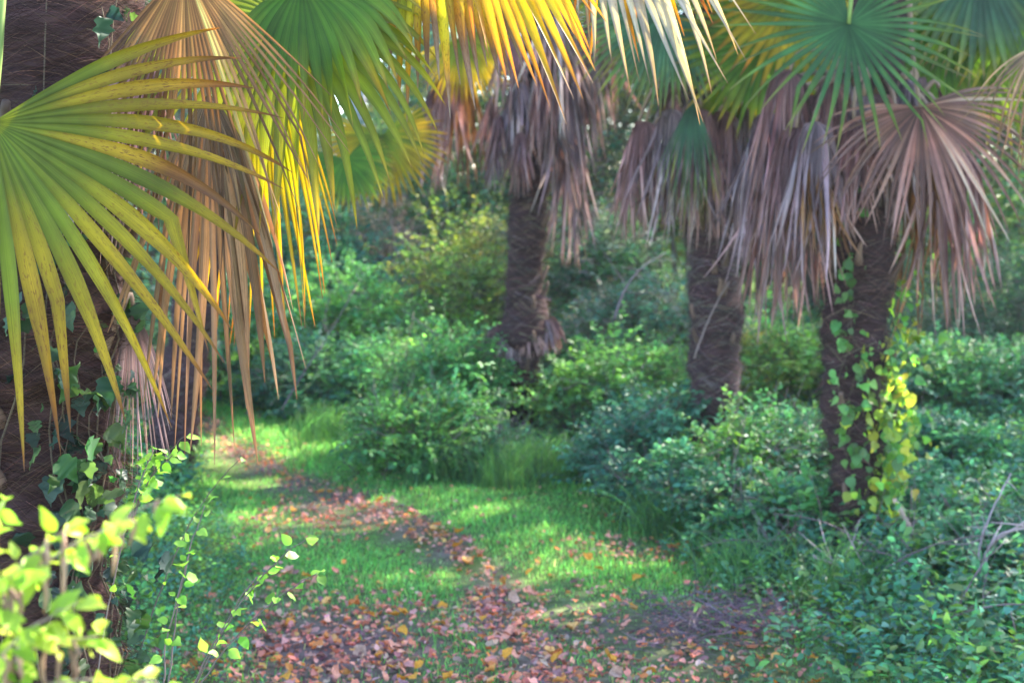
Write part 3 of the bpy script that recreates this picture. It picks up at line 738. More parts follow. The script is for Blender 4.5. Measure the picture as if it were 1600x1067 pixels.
# ------------------------------------------------------------ undergrowth
def undergrowth(name, label, xr, yr, n, hfun, M, size, cols, seed, T=T_SIMPLE, dens=None):
    rng = np.random.default_rng(seed); x = rng.uniform(*xr, n); y = rng.uniform(*yr, n)
    if dens is not None:
        k = rng.uniform(0, 1, n) < dens(x, y); x, y = x[k], y[k]
    n = len(x); h = hfun(x, y) * rng.uniform(0.5, 1.25, n)
    b = np.stack([x, y, ground_z(x, y)], -1); dv = unit(np.stack([rng.normal(0, 0.4, n), rng.normal(0, 0.4, n), np.ones(n)], -1))
    gl = Geo(); c = palette(rng, n, cols, None, 0.2)
    sprigs(gl, gl, b, dv, h, M, size * np.clip(h / 0.25, 0.6, 1.3), c, rng, T, droop=0.25, stemcol=(0.11, 0.12, 0.05), stemw=0.003, t0=0.25)
    tag(gl.build(name, M_LEAF), kind='stuff', label=label, cat='undergrowth')


undergrowth('undergrowth', 'low weeds and seedlings left of the path', (-3.6, -0.55), (3.0, 8.6), 9500, lambda x, y: 0.14 + 0.24 * np.clip(-x - 0.9 - (y - 4) * 0.13, 0, 1), 8, 0.045,
            G_LIGHT + G_TEAL + G_LIGHT, 401, dens=lambda x, y: np.clip((np.interp(y, [3, 4.6, 6, 8.6], [-0.7, -0.82, -1.05, -1.95]) - x) / 0.22 + 0.12 * wob(x, y, 2), 0, 1))
undergrowth('bramble_cover', 'low blue green brambles and nettles right of the path', (0.55, 4.5), (3.4, 9.0), 13000, lambda x, y: 0.10 + 0.20 * np.clip((x - 0.55) / 0.9, 0, 1), 8, 0.046,
            G_TEAL + G_TEAL + G_LIGHT, 402, dens=lambda x, y: np.clip((x - np.interp(y, [3.4, 4.6, 5.5, 6.4, 7.4, 8.0, 9.0], [1.15, 1.0, 0.85, 0.62, 0.6, 1.3, 1.5])) / 0.25 + 0.2 * wob(x, y, 2), 0, 1))
undergrowth('nettle_cover', 'dense green nettles on the ground behind the palms', (-6, 7), (8.4, 15), 16000, lambda x, y: 0.2 + 0.12 * wob(x, y, 0.7) ** 2, 7, 0.06,
            G_TEAL + G_LIGHT, 403, dens=lambda x, y: np.clip((path_dist(x, y) - 0.55) / 0.3, 0, 1) * np.where((x > -2.2) & (x < -0.7) & (y < 9.6), 0.08, 1))


undergrowth('bramble_leaves', 'larger dusky bramble leaves among the weeds at the lower right', (0.75, 3.2), (3.8, 6.4), 700, lambda x, y: 0.16 + 0.16 * np.clip((x - 0.75) / 0.9, 0, 1), 7, 0.062,
            [(0.07, 0.17, 0.08), (0.09, 0.2, 0.08), (0.14, 0.25, 0.06)], 404, T=T_LONG)


def tall_grass():
    rng = np.random.default_rng(66); n = 2600
    cx = np.array([(-0.45, 7.75), (-0.1, 7.7), (0.15, 7.75), (0.0, 7.6), (0.7, 6.6), (0.95, 5.6), (0.35, 7.7), (1.25, 5.3), (-1.2, 8.9), (-0.85, 8.4)])
    k = rng.integers(0, len(cx), n); b = np.concatenate([cx[k] + rng.normal(0, 0.09, (n, 2)), np.zeros((n, 1))], 1); b[:, 2] = ground_z(b[:, 0], b[:, 1])
    a = rng.uniform(0, 2 * PI, n); o = np.stack([np.cos(a), np.sin(a), 0 * a], -1) * rng.uniform(0.05, 0.5, (n, 1)); h = rng.uniform(0.12, 0.36, n)
    s = np.linspace(0, 1, 6)
    pts = b[:, None] + h[:, None, None] * (s[None, :, None] * np.array([0, 0, 1.0]) + (s ** 2)[None, :, None] * (o[:, None] * 1.3 + np.array([0, 0, -0.25])))
    g = Geo(); ribbons(g, pts, rng.uniform(0.004, 0.007, n), palette(rng, n, [(0.07, 0.17, 0.05), (0.1, 0.22, 0.06), (0.06, 0.13, 0.06)]))
    tag(g.build('long_grass', M_GRASS), kind='stuff', label='long arching grass tufts at the foot of the shrubs', cat='grass')


tall_grass()

# ------------------------------------------------------------ PALM A: big near palm at the left
bA = P(60, 800, 3.25); bA[2] = 0; bA[0] = -1.14
A0 = np.array([-1.12, 3.2, -0.05]); A1 = P(95, -480, 3.25)
rA = thing('palm_tree', 'massive shaggy palm trunk at the left edge with ivy and the big fan leaves', 'palm tree', (A0[0], A0[1], 0.0))
_, axA = trunk(rA, [A0, P(40, 900, 3.2), P(70, 600, 3.2), P(85, 250, 3.22), A1], [0.2, 0.18, 0.17, 0.175, 0.15], fibres=26000, flen=(0.03, 0.12), fw=0.0009, seed=5, lift=0.03,
               cols=((0.045, 0.02, 0.015), (0.1, 0.05, 0.035), (0.19, 0.10, 0.075)))
crA = A1 + np.array([0, 0, 0.02])
NF = -CF + 0.25 * CU
# 1 big green fan
frond(rA, crA, P(-12, 192, 2.62), D(-94, 0.15), -CF + 0.25 * CU + 0.1 * CX, 0.67, n=37, spread=250, fuse=0.36, droop=0.85, dpow=2.0, cone=0.06, cols=C_YELLOW, spot=1.0, tint=0.46, seed=101, fold=0.5,
      rnd=0.055, kink=0.1, K=26, wmul=0.95, shift=0.14, label='large fan leaf turning yellow with brown spotted tips')
# 2 brown dead fan
frond(rA, crA, P(288, -50, 2.72), D(-84, 0.15), NF, 0.60, n=34, spread=94, fuse=0.28, droop=0.5, dpow=1.2, cone=0.0, cols=C_BROWN, spot=0.5, seed=102, dead=True, fold=0.8, curl=0.62, twist=0.9,
      rnd=0.13, K=26, kink=0.05, wmul=0.95, label='brown dead fan leaf hanging over the green one')
# 3 long tan strips
frond(rA, crA, P(325, 150, 2.95), D(-88, 0.1), NF, 0.76, n=22, spread=84, fuse=0.16, droop=2.6, dpow=0.7, cone=0.0, cols=C_TAN, spot=0.4, seed=103, dead=True, fold=0.5, curl=0.1, twist=0.9,
      rnd=0.15, K=24, wabs=0.0075, kink=0.03, label='dry tan strips of a dead fan hanging straight down')
# 4 drooping green fan
frond(rA, crA, P(447, 32, 3.05), D(-112, 0.3), NF + 0.1 * CX, 0.50, n=36, spread=290, fuse=0.34, droop=2.6, dpow=1.6, cone=0.15, cols=[(0, (0.18, 0.25, 0.03)), (0.5, (0.23, 0.29, 0.025)), (0.8, (0.28, 0.3, 0.02)), (0.95, (0.5, 0.36, 0.03)), (1, (0.25, 0.12, 0.04))],
      spot=0.35, seed=104, rnd=0.1, K=24, fold=0.5, twist=0.7, wmul=1.0)
frond(rA, crA, P(400, 60, 3.2), D(-88, 0.2), NF, 0.72, n=26, spread=70, fuse=0.3, droop=2.0, dpow=1.0, cone=0.0, cols=C_YELLOW, spot=0.3, seed=105, rnd=0.1, K=20, fold=0.5, twist=0.7)
frond(rA, crA, P(470, -25, 2.98), D(-50, 0.2), NF, 0.34, n=22, spread=200, fuse=0.38, droop=2.2, dpow=1.3, cone=0.12, cols=C_GREEN, spot=0.25, seed=106, rnd=0.13, K=20, fold=0.5, twist=0.6)
# 6 yellow green top fan
frond(rA, crA, P(650, -340, 3.15), D(-88, 0.1), NF, 0.75, n=34, spread=70, fuse=0.62, droop=0.5, dpow=1.4, cone=0.05, cols=[(0, (0.15, 0.28, 0.02)), (0.5, (0.25, 0.32, 0.02)), (0.72, (0.5, 0.38, 0.012)), (0.85, (0.5, 0.22, 0.02)), (0.9, (0.22, 0.12, 0.08)), (1, (0.3, 0.22, 0.2))],
      spot=0.9, wmul=1.1, seed=107, rnd=0.06, K=22, fold=0.5, shift=0.12, label='yellow green fan leaf with spotted brown tips')
# 7 orange sunlit fan
frond(rA, crA, P(690, -280, 3.05), D(-64, 0.1), NF, 0.70, n=16, spread=38, fuse=0.5, droop=0.35, dpow=1.4, cone=0.0, cols=C_ORANGE, spot=0.35, wmul=1.3, seed=108, rnd=0.07, K=20, fold=0.4, shift=0.12,
      label='sunlit orange and yellow fan leaf tips')
# 8 pale fan
frond(rA, crA, P(890, -310, 3.35), D(-64, 0.1), NF, 0.80, n=20, spread=48, fuse=0.5, droop=0.4, dpow=1.4, cone=0.0, cols=C_PALE, spot=0.35, wmul=1.3, seed=109, rnd=0.12, K=20, fold=0.4, shift=0.1, curl=0.3,
      label='pale bleached fan leaf tips')
frond(rA, crA, P(900, -330, 3.5), D(-70, 0.1), NF, 0.74, n=20, spread=60, fuse=0.5, droop=0.5, cols=C_ORANGE, spot=0.5, seed=110, rnd=0.12, K=16)
# grey dead strips behind the lower trunk edge
frond(rA, axA(1.3, -0.6), P(205, 480, 3.15), D(-88, 0.0), NF, 0.38, n=30, spread=70, fuse=0.2, droop=2.0, dpow=0.8, cols=C_GREY, spot=0.3, seed=111, dead=True, curl=0.4, twist=1.2, rnd=0.08, K=16, wmul=1.3)
frond(rA, crA, P(230, 90, 3.0), D(-105, 0.1), NF, 0.45, n=26, spread=90, fuse=0.25, droop=1.4, dpow=0.9, cols=C_PINK, spot=0.4, seed=112, dead=True, curl=0.6, twist=1.5, rnd=0.2, K=16)
crown_fronds(rA, crA, 9, 0.6, 11, elev=(25, 70), az0=20)


def stubs(root, ax, h0, h1, n, seed, sc=1.0, a0=-2.9, a1=0.2):
    rng = np.random.default_rng(seed)
    for k in range(n):
        h = rng.uniform(h0, h1); a = rng.uniform(a0, a1); p = ax(h, a, -0.01); out = np.array([math.cos(a), math.sin(a), 0]); L = rng.uniform(0.06, 0.13) * sc
        g = Geo(); q = bez(p, p + out * L * 0.3 + np.array([0, 0, L * 0.3]), p + out * L * 0.45 + np.array([0, 0, L * 0.7]), p + out * L * 0.55 + np.array([0, 0, L]) + rng.normal(0, 0.01, 3), 7)
        tube(g, q, np.array([0.022, 0.02, 0.016, 0.013, 0.011, 0.01, 0.008]) * sc, np.array([0.12, 0.07, 0.05]) * rng.uniform(0.6, 1.6), 7)
        g.build('leaf_stub', M_STEM, root)


stubs(rA, axA, 0.3, 2.6, 14, 801, 1.1)

# ------------------------------------------------------------ PALM B: middle
def palm(label, pts, rads, seed, **k):
    r = thing('palm_tree', label, 'palm tree', (pts[0][0], pts[0][1], float(ground_z(pts[0][0], pts[0][1]))))
    _, ax = trunk(r, pts, rads, seed=seed, **k)
    return r, ax


dB = 8.9
ptsB = [P(822, 705, dB), P(820, 640, dB), P(818, 560, dB), P(822, 520, dB), P(818, 460, dB), P(822, 380, dB), P(833, 250, dB), P(845, 60, dB), P(850, -160, dB)]
rB, axB = palm('palm in the middle with a shaggy collar halfway up its dark trunk', ptsB, [0.09, 0.086, 0.09, 0.175, 0.105, 0.11, 0.11, 0.105, 0.09], 6, fibres=4500, flen=(0.06, 0.16), fw=0.004, lift=0.03)
crB = ptsB[-1]
skirt(rB, P(845, 40, dB), [
    (P(812, 130, 8.7), 0.5, -92, 0.2, 120, C_GREY), (P(850, 120, 8.6), 0.55, -88, 0.3, 120, C_PINK), (P(880, 130, 8.7), 0.8, -80, 0.2, 110, C_GREY), (P(890, 220, 8.8), 0.72, -84, 0.1, 110, C_GREY),
    (P(905, 60, 8.8), 0.7, -60, 0.2, 150, C_GREY), (P(865, 20, 8.5), 0.7, -80, 0.4, 180, C_GREY), (P(800, 60, 8.7), 0.48, -100, 0.2, 160, C_PINK),
    (P(930, 20, 8.9), 0.7, -70, 0.2, 150, C_PINK), (P(700, 110, 9.2), 0.72, -100, 0.1, 130, C_PINK), (P(725, 130, 9.3), 0.65, -85, 0.1, 140, C_BROWN), (P(680, 140, 9.4), 0.62, -95, 0.0, 110, C_GREY)], 7)
fuzz_skirt(rB, axB, 1.95, 2.4, 14, 0.42, 8, [C_PINK, C_GREY])
for i, (px, py, ang, tw_) in enumerate([(785, 505, -100, 0.2), (800, 515, -95, 0.6), (826, 505, -90, 0.8), (850, 500, -80, 0.5), (858, 495, -75, 0.1), (775, 512, -110, 0.0)]):
    frond(rB, None, P(px, py, dB - 0.13 * tw_), D(ang, tw_), NF, 0.24, n=22, spread=130, fuse=0.2, droop=3.0, dpow=0.6, cols=C_GREY if i % 2 else C_PINK, seed=180 + i, dead=True, wabs=0.007, rnd=0.6, K=8, tint=0.5, name='leaf_base_tuft', pet=False)
frond(rB, crB, P(720, 60, 9.1), D(-70, 0.1), NF, 0.5, n=34, spread=180, droop=0.9, cols=C_YELLOW, seed=120, K=10)
crown_fronds(rB, crB, 9, 0.6, 12, elev=(5, 65))

stubs(rB, axB, 0.5, 1.9, 8, 802)
# ------------------------------------------------------------ PALM C
dC = 7.75
ptsC = [P(1108, 760, dC), P(1110, 690, dC), P(1117, 620, dC), P(1118, 520, dC), P(1115, 400, dC), P(1108, 280, dC), P(1100, 100, dC), P(1098, 20, dC)]
rC, axC = palm('stout palm with a furrowed pinkish brown trunk between middle and vine covered palms', ptsC, [0.085, 0.10, 0.125, 0.138, 0.13, 0.125, 0.12, 0.11], 16, fibres=5000, flen=(0.06, 0.16), fw=0.0035,
               cols=((0.09, 0.055, 0.05), (0.17, 0.11, 0.105), (0.28, 0.2, 0.19)))
crC = ptsC[-1]
skirt(rC, P(1100, 110, dC), [
    (P(1010, 190, 7.6), 0.6, -105, 0.2, 140, C_PINK), (P(1050, 170, 7.5), 0.66, -95, 0.3, 120, C_GREY), (P(1095, 170, 7.45), 0.7, -90, 0.3, 120, C_PINK), (P(1135, 180, 7.5), 0.68, -88, 0.2, 120, C_GREY),
    (P(1165, 160, 7.6), 0.68, -80, 0.2, 140, C_PINK), (P(990, 230, 7.8), 0.5, -100, 0.0, 120, C_PINK), (P(1060, 130, 7.9), 0.6, -95, 0.0, 160, C_PINK), (P(1175, 200, 7.9), 0.6, -75, 0.0, 140, C_PINK)], 17)
fuzz_skirt(rC, axC, 1.8, 2.1, 13, 0.52, 18, [C_PINK, C_GREY])
frond(rC, crC, P(1083, 152, 7.3), D(-95, 0.2), NF, 0.74, n=22, spread=46, fuse=0.22, rnd=0.12, droop=1.2, cols=C_TEAL, seed=131, K=12, spot=0.3)
frond(rC, crC, P(1045, 15, 7.3), D(-118, 0.2), NF, 0.62, n=40, spread=170, fuse=0.5, droop=0.55, cols=C_TEAL, seed=132, K=14, spot=0.3)
frond(rC, crC, P(1180, 40, 7.6), D(-60, 0.1), NF, 0.55, n=38, spread=220, fuse=0.5, droop=0.5, cols=C_GREEN, seed=133, K=12)
frond(rC, crC, P(1140, 130, 7.6), D(-75, 0.1), NF, 0.45, n=30, spread=140, fuse=0.5, droop=0.8, cols=C_GREEN, seed=134, K=12)
crown_fronds(rC, crC, 9, 0.58, 22, elev=(15, 70))

stubs(rC, axC, 0.4, 1.6, 9, 803)
# ------------------------------------------------------------ PALM D
dD = 6.2
ptsD = [P(1325, 905, dD), P(1330, 840, dD), P(1338, 760, dD), P(1334, 680, dD), P(1328, 620, dD), P(1338, 520, dD), P(1342, 420, dD), P(1350, 280, dD), P(1368, 120, dD), P(1376, -40, dD), P(1382, -160, dD)]
rD, axD = palm('right palm with a green vine climbing its trunk under a wide skirt of dead leaves', ptsD, [0.09, 0.092, 0.098, 0.12, 0.13, 0.135, 0.142, 0.14, 0.12, 0.105, 0.1], 26, fibres=6500, flen=(0.05, 0.16), fw=0.0028, lift=0.025,
               cols=((0.06, 0.035, 0.03), (0.12, 0.07, 0.06), (0.22, 0.14, 0.12)))
crD = ptsD[-1]
frond(rD, crD, P(1326, 38, 5.65), D(-100, 0.3), NF, 0.60, n=40, spread=325, fuse=0.28, droop=0.25, dpow=2.0, cone=0.06, cols=[(0, (0.05, 0.15, 0.05)), (0.5, (0.07, 0.19, 0.06)), (0.8, (0.16, 0.25, 0.04)), (1, (0.4, 0.3, 0.12))], kink=0.12, spot=0.3, tint=0.5, seed=141, K=18, fold=0.5, rnd=0.1, wmul=0.9,
      label='blue green open fan leaf in front of the trunk')
frond(rD, crD, P(1438, 168, 5.7), D(-80, 0.3), NF, 0.64, n=40, spread=210, fuse=0.34, droop=1.0, dpow=1.2, cone=0.1, cols=[(0, (0.22, 0.09, 0.06)), (0.3, (0.3, 0.14, 0.10)), (1, (0.42, 0.24, 0.19))], spot=0.3, seed=142,
      dead=True, curl=0.5, twist=1.0, rnd=0.12, K=18, fold=0.7, label='reddish brown dead fan spread like an umbrella')
skirt(rD, P(1366, 140, dD), [
    (P(1235, 110, 6.0), 0.7, -105, 0.1, 140, C_PINK), (P(1300, 130, 5.9), 0.55, -85, 0.2, 140, C_PINK), (P(1350, 150, 5.85), 0.45, -95, 0.2, 140, C_GREY), (P(1270, 240, 5.8), 0.42, -80, 0.3, 150, C_BROWN),
    (P(1205, 175, 6.1), 0.72, -98, 0.1, 120, C_GREY), (P(1245, 200, 5.9), 0.75, -95, 0.3, 130, C_PINK), (P(1275, 190, 5.8), 0.62, -98, 0.3, 120, C_GREY), (P(1335, 190, 5.8), 0.42, -88, 0.3, 120, C_PINK),
    (P(1225, 260, 6.1), 0.7, -115, 0.0, 120, C_PINK), (P(1275, 150, 6.1), 0.6, -100, 0.1, 170, C_PINK), (P(1470, 230, 6.0), 0.75, -82, 0.1, 110, C_PINK), (P(1500, 240, 6.1), 0.6, -70, 0.1, 130, C_PINK),
    (P(1430, 220, 6.3), 0.8, -85, 0.0, 120, C_BROWN), (P(1180, 230, 6.4), 0.55, -100, 0.0, 120, C_GREY), (P(1400, 190, 5.9), 0.42, -90, 0.2, 120, C_GREY), (P(1260, 280, 6.4), 0.6, -100, 0.0, 120, C_PINK)], 27)
fuzz_skirt(rD, axD, 1.75, 2.15, 16, 0.40, 28, [C_PINK, C_GREY, C_BROWN])
# pale dead frond reaching in at the right edge
frond(rD, crD, P(1625, 70, 5.0), D(-100, 0.2), NF, 0.5, n=24, spread=110, fuse=0.2, droop=2.0, cols=C_TAN, seed=151, dead=True, curl=0.4, K=14, rnd=0.2, label='bleached dead frond reaching in at the right')
# fronds lit from behind
for i, (px, py, d, ang, R, cols) in enumerate([(1200, 60, 7.2, -120, 0.55, C_GREEN), (1250, -20, 7.0, -90, 0.6, C_YELLOW), (1480, 40, 6.8, -80, 0.6, C_GREEN), (1560, 60, 7.0, -95, 0.6, C_GREEN), (1530, -60, 6.6, -80, 0.6, C_TEAL),
                                               (1420, 20, 7.2, -100, 0.6, C_GREEN), (1600, -20, 6.6, -110, 0.6, C_GREEN), (1290, 60, 7.4, -75, 0.55, C_YELLOW)]):
    frond(rD, crD, P(px, py, d), D(ang, 0.0), NF, R, n=40, spread=260, fuse=0.5, droop=0.35, cols=cols, seed=160 + i, K=12, spot=0.25)
crown_fronds(rD, crD, 8, 0.6, 29, elev=(20, 70))

stubs(rD, axD, 0.2, 1.5, 10, 804)
# ------------------------------------------------------------ PALM G: behind the left palm
dG = 7.9
ptsG = [P(262, 790, dG), P(268, 700, dG), P(290, 560, dG), P(320, 400, dG), P(360, 200, dG), P(400, 60, dG)]
rG, axG = palm('half hidden palm behind the left trunk with small yellow green fans', ptsG, [0.13, 0.13, 0.12, 0.12, 0.115, 0.1], 36, fibres=2200, fw=0.004)
crG = ptsG[-1]
frond(rG, crG, P(597, 212, 7.9), D(-80, 0.3), NF, 0.44, n=40, spread=250, fuse=0.5, droop=0.45, cols=C_YELLOW, seed=171, K=14, spot=0.3)
frond(rG, crG, P(540, 250, 7.6), D(-70, 0.5), NF + 0.5 * CU, 0.34, n=36, spread=250, fuse=0.55, droop=0.9, cols=C_GREEN, seed=172, K=14, spot=0.3)
frond(rG, crG, P(655, 165, 8.2), D(-95, 0.0), CX * 0.8 - CF, 0.25, n=14, spread=60, fuse=0.5, droop=0.4, cols=C_YELLOW, seed=173, K=12)
crown_fronds(rG, crG, 10, 0.5, 39, elev=(-5, 60))

# ------------------------------------------------------------ climbing plants
def climber(name, label, root_fn, hs, ths, n, T, size, cols, seed, strands=6, lf=0.02, drop=0.0, spray=0.05, wts=None):
    rng = np.random.default_rng(seed); p0 = root_fn(hs[0], sum(ths) / 2)
    t = thing(name, label, 'climbing plant', p0); gs = Geo(); gl = Geo()
    per = n // strands
    for k in range(strands):
        th0 = rng.uniform(*ths); hh = np.linspace(hs[0], rng.uniform(hs[0] + 0.5 * (hs[1] - hs[0]), hs[1]), 26)
        th = th0 + np.cumsum(rng.normal(0, 0.09, 26)); pts = np.array([root_fn(h, a, 0.012) for h, a in zip(hh, th)])
        tube(gs, pts, np.linspace(0.0032, 0.0015, 26), (0.1, 0.07, 0.045), 5)
        s_ = rng.uniform(0, 25, per); i0 = s_.astype(int).clip(0, 24); fr = (s_ - i0)[:, None]
        c = pts[i0] * (1 - fr) + pts[i0 + 1] * fr
        a = th[i0] + rng.normal(0, 0.25, per); out = np.stack([np.cos(a), np.sin(a), 0 * a], -1)
        pos = c + out * np.abs(rng.normal(lf, spray * 0.6, per))[:, None] + rng.normal(0, spray, (per, 3))
        dv = unit(np.array([0, 0, -1.0]) + rng.normal(0, 0.7, (per, 3)) + out * 0.4); nr = unit(out + rng.normal(0, 0.6, (per, 3)))
        leaves(gl, pos, dv, nr, rng.uniform(0.4, 1.35, per) * size, palette(rng, per, cols, wts, 0.3), T, rng, 0.06)
    gs.build('stems', M_STEM, t); gl.build('foliage', M_LEAF, t)
    return t


climber('ivy', 'dark lobed ivy climbing the big left trunk', axA, (0.1, 2.5), (-2.6, -0.3), 260, T_IVY, 0.046, [(0.02, 0.045, 0.03), (0.03, 0.065, 0.035), (0.018, 0.04, 0.03), (0.05, 0.09, 0.025)], 501, 9, 0.02, spray=0.03)
climber('ivy', 'ivy strand trailing from the right side of the left trunk', axA, (0.35, 1.6), (-0.5, 0.25), 130, T_IVY, 0.046, [(0.025, 0.06, 0.025), (0.045, 0.1, 0.025), (0.02, 0.045, 0.03)], 502, 4, 0.04, spray=0.045)
climber('climbing_vine', 'bright heart leaved vine on the right palm trunk', axD, (0.25, 1.38), (-1.3, 0.25), 560, T_HEART, 0.042, [(0.2, 0.3, 0.03), (0.13, 0.27, 0.05), (0.3, 0.32, 0.04), (0.1, 0.22, 0.06)], 503, 9, 0.04, spray=0.06)
climber('climbing_vine', 'thin vine strand rising under the dead skirt', axD, (0.5, 2.2), (-2.0, -1.3), 90, T_HEART, 0.045, [(0.12, 0.25, 0.06), (0.1, 0.2, 0.06)], 504, 2, 0.03, spray=0.03)


# ------------------------------------------------------------ near plants at the lower left
def spray_plant(label, base, tips, seed, T, lsz, cols, pods=True, nleaf=16, group=None, name='leafy_branch', stemr=0.0028, stemc=(0.35, 0.25, 0.18), lift=0.0, cat='branch', podcol=((0.42, 0.26, 0.18), (0.3, 0.18, 0.13))):
    rng = np.random.default_rng(seed); t = thing(name, label, cat, base, group)
    gs, gl, pl_ = Geo(), Geo(), []
    for tip in tips:
        base_ = np.asarray(base, float); tip = np.asarray(tip, float); L = np.linalg.norm(tip - base_)
        c1 = base_ + (tip - base_) * 0.3 + np.array([0, 0, L * (0.22 + lift)]); c2 = base_ + (tip - base_) * 0.75 + np.array([0, 0, L * 0.12])
        pts = bez(base_, c1, c2, tip, 24); pts += np.cumsum(rng.normal(0, 0.0015, pts.shape), 0)
        tube(gs, pts, np.linspace(stemr, stemr * 0.4, 24), stemc, 5)
        tg = unit(np.gradient(pts, axis=0))
        i = np.linspace(6, 23, nleaf).astype(int); sg = np.where(np.arange(nleaf) % 2 == 0, 1, -1)[:, None]
        side = unit(np.cross(tg[i], np.array([0, 0, 1.0]) + rng.normal(0, 0.3, (nleaf, 3))))
        dv = unit(tg[i] * 0.5 + side * sg * 0.8 + rng.normal(0, 0.4, (nleaf, 3)) + np.array([0, 0, -0.25]))
        nr = unit(np.array([0, -0.5, 0.8]) + rng.normal(0, 0.45, (nleaf, 3)))
        leaves(gl, pts[i] + dv * 0.006, dv, nr, rng.uniform(0.6, 1.15, nleaf) * lsz, palette(rng, nleaf, cols, None, 0.15), T, rng, 0.04)
        if pods:
            m = nleaf // 3 + 1; j = rng.integers(7, 23, m)
            for jj in j:
                q = pts[jj]; ln = rng.uniform(0.02, 0.05); pp = np.stack([q, q - [0, 0, ln * 0.3], q - [0, 0, ln * 0.7], q - [0, 0, ln]]) + rng.normal(0, 0.002, (4, 3))
                gp = Geo(); pl_.append(gp); tube(gp, pp, [0.0008, 0.0024, 0.0022, 0.0008], podcol[int(rng.integers(2))], 6)
    gs.build('stems', M_STEM, t); gl.build('foliage', M_LEAF, t)
    for gp in pl_: gp.build('seed_pod', M_LITTER, t)
    return t


YL = [(0.30, 0.42, 0.03), (0.22, 0.36, 0.025), (0.38, 0.44, 0.05)]
GN = 'sunlit arching branches in the lower left corner'
spray_plant('sunlit yellow green branch arching highest in the lower left corner', P(-190, 1200, 1.4), [P(275, 795, 1.32), P(190, 800, 1.35), P(110, 840, 1.35), P(20, 800, 1.4)], 601, T_LONG, 0.029, YL, stemr=0.0016, nleaf=32, group=GN)
spray_plant('sunlit branch with hanging seed pods in the middle of the lower left corner', P(-170, 1260, 1.3), [P(110, 930, 1.28), P(40, 900, 1.3), P(-10, 860, 1.3)], 602, T_LONG, 0.032, YL, stemr=0.0016, nleaf=30, group=GN)
spray_plant('sunlit branch dropping to the bottom edge beside the trunk', P(-130, 1200, 1.3), [P(265, 1070, 1.28), P(150, 1010, 1.3)], 603, T_LONG, 0.028, YL, stemr=0.0016, nleaf=28, group=GN)
# slender weeds
WL = [(0.16, 0.33, 0.035), (0.22, 0.38, 0.05)]
def weed(label, base, tips, seed, **k):
    return spray_plant(label, base, tips, seed, T_OVATE, k.pop('lsz', 0.027), WL, pods=False, nleaf=k.pop('nleaf', 12), name='weed', stemr=0.0018, stemc=(0.14, 0.1, 0.09), cat='weed', **k)
weed('weed with a bright leaf cluster leaning over the leaf litter', P(290, 1110, 2.6), [P(490, 850, 2.45), P(440, 870, 2.5), P(500, 900, 2.5)], 611, nleaf=11)
weed('upright weed stalk with a curled brown leaf', P(255, 1120, 2.5), [P(312, 790, 2.5), P(300, 850, 2.5)], 612, nleaf=12, lsz=0.026)
weed('thin stalk leaning past the trailing ivy', P(150, 1060, 2.9), [P(240, 690, 2.9)], 613, nleaf=6, lsz=0.02)
weed('small green sprig beside the grey dead strips', P(200, 830, 3.1), [P(285, 690, 3.0), P(270, 710, 3.0), P(240, 720, 3.0)], 614, nleaf=12, lsz=0.03)
weed('tall leaning stalk between trunk and path', P(215, 1040, 3.4), [P(380, 715, 3.3)], 615, nleaf=5, lsz=0.02)


# ------------------------------------------------------------ dead wood
def stick(label, pts, r0, r1, seed, twigs=0, col=(0.2, 0.14, 0.12), name='fallen_branch', cat='branch', group=None, tl_=0.25):
    rng = np.random.default_rng(seed); pts = np.asarray(pts, float)
    q = bez(pts[0], pts[1], pts[2], pts[3], 18) + rng.normal(0, r0 * 0.25, (18, 3)); g = Geo()
    t = thing(name, label, cat, pts[0], group)
    tube(g, q, np.linspace(r0, r1, 18) * (1 + rng.normal(0, 0.08, 18)), col, 8)
    g.build('limb', M_STEM, t)
    if twigs:
        for k in range(twigs):
            g = Geo(); a = q[int(rng.integers(3, 17))]; e = a + (rdir(rng, 1)[0] + np.array([0, 0, 0.4])) * rng.uniform(0.4, 1) * tl_
            tube(g, bez(a, a + (e - a) * 0.4 + rng.normal(0, 0.03, 3), a + (e - a) * 0.8, e, 8), np.linspace(r1, r1 * 0.3, 8), col, 5)
            g.build('twig', M_STEM, t)
    return t


stick('thick broken limb leaning in the brambles right of the vine palm', [P(1425, 808, 6.0), P(1450, 830, 5.9), P(1470, 845, 5.9), P(1492, 860, 5.9)], 0.022, 0.028, 701, 2)
stick('pale splintered stick beside the broken limb', [P(1398, 780, 5.9), P(1410, 800, 5.9), P(1420, 820, 5.85), P(1430, 840, 5.85)], 0.008, 0.014, 702, 0, (0.42, 0.28, 0.2))
stick('curved bare stem arching at the right edge', [P(1540, 915, 5.3), P(1530, 850, 5.3), P(1560, 820, 5.2), P(1620, 825, 5.2)], 0.007, 0.005, 703, 3, (0.3, 0.22, 0.22))
stick('thin bare stem rising beside the curved one', [P(1540, 915, 5.3), P(1515, 860, 5.3), P(1540, 810, 5.3), P(1580, 740, 5.4)], 0.006, 0.003, 704, 4, (0.26, 0.2, 0.2))
stick('slanting twig lying in the low weeds before the vine palm', [P(1270, 868, 5.6), P(1290, 880, 5.6), P(1330, 885, 5.55), P(1372, 898, 5.5)], 0.006, 0.004, 705, 5, (0.3, 0.22, 0.2))
stick('long stick on the ground at the lower right', [P(1480, 1062, 4.7), P(1530, 1030, 4.7), P(1580, 1000, 4.8), P(1640, 980, 4.9)], 0.007, 0.005, 706, 3, (0.3, 0.22, 0.2))
stick('bent bare branch right of the middle palm', [P(960, 500, 9.6), P(970, 450, 9.7), P(990, 420, 9.8), P(1040, 395, 10)], 0.009, 0.004, 707, 5, (0.15, 0.11, 0.12), tl_=0.4)
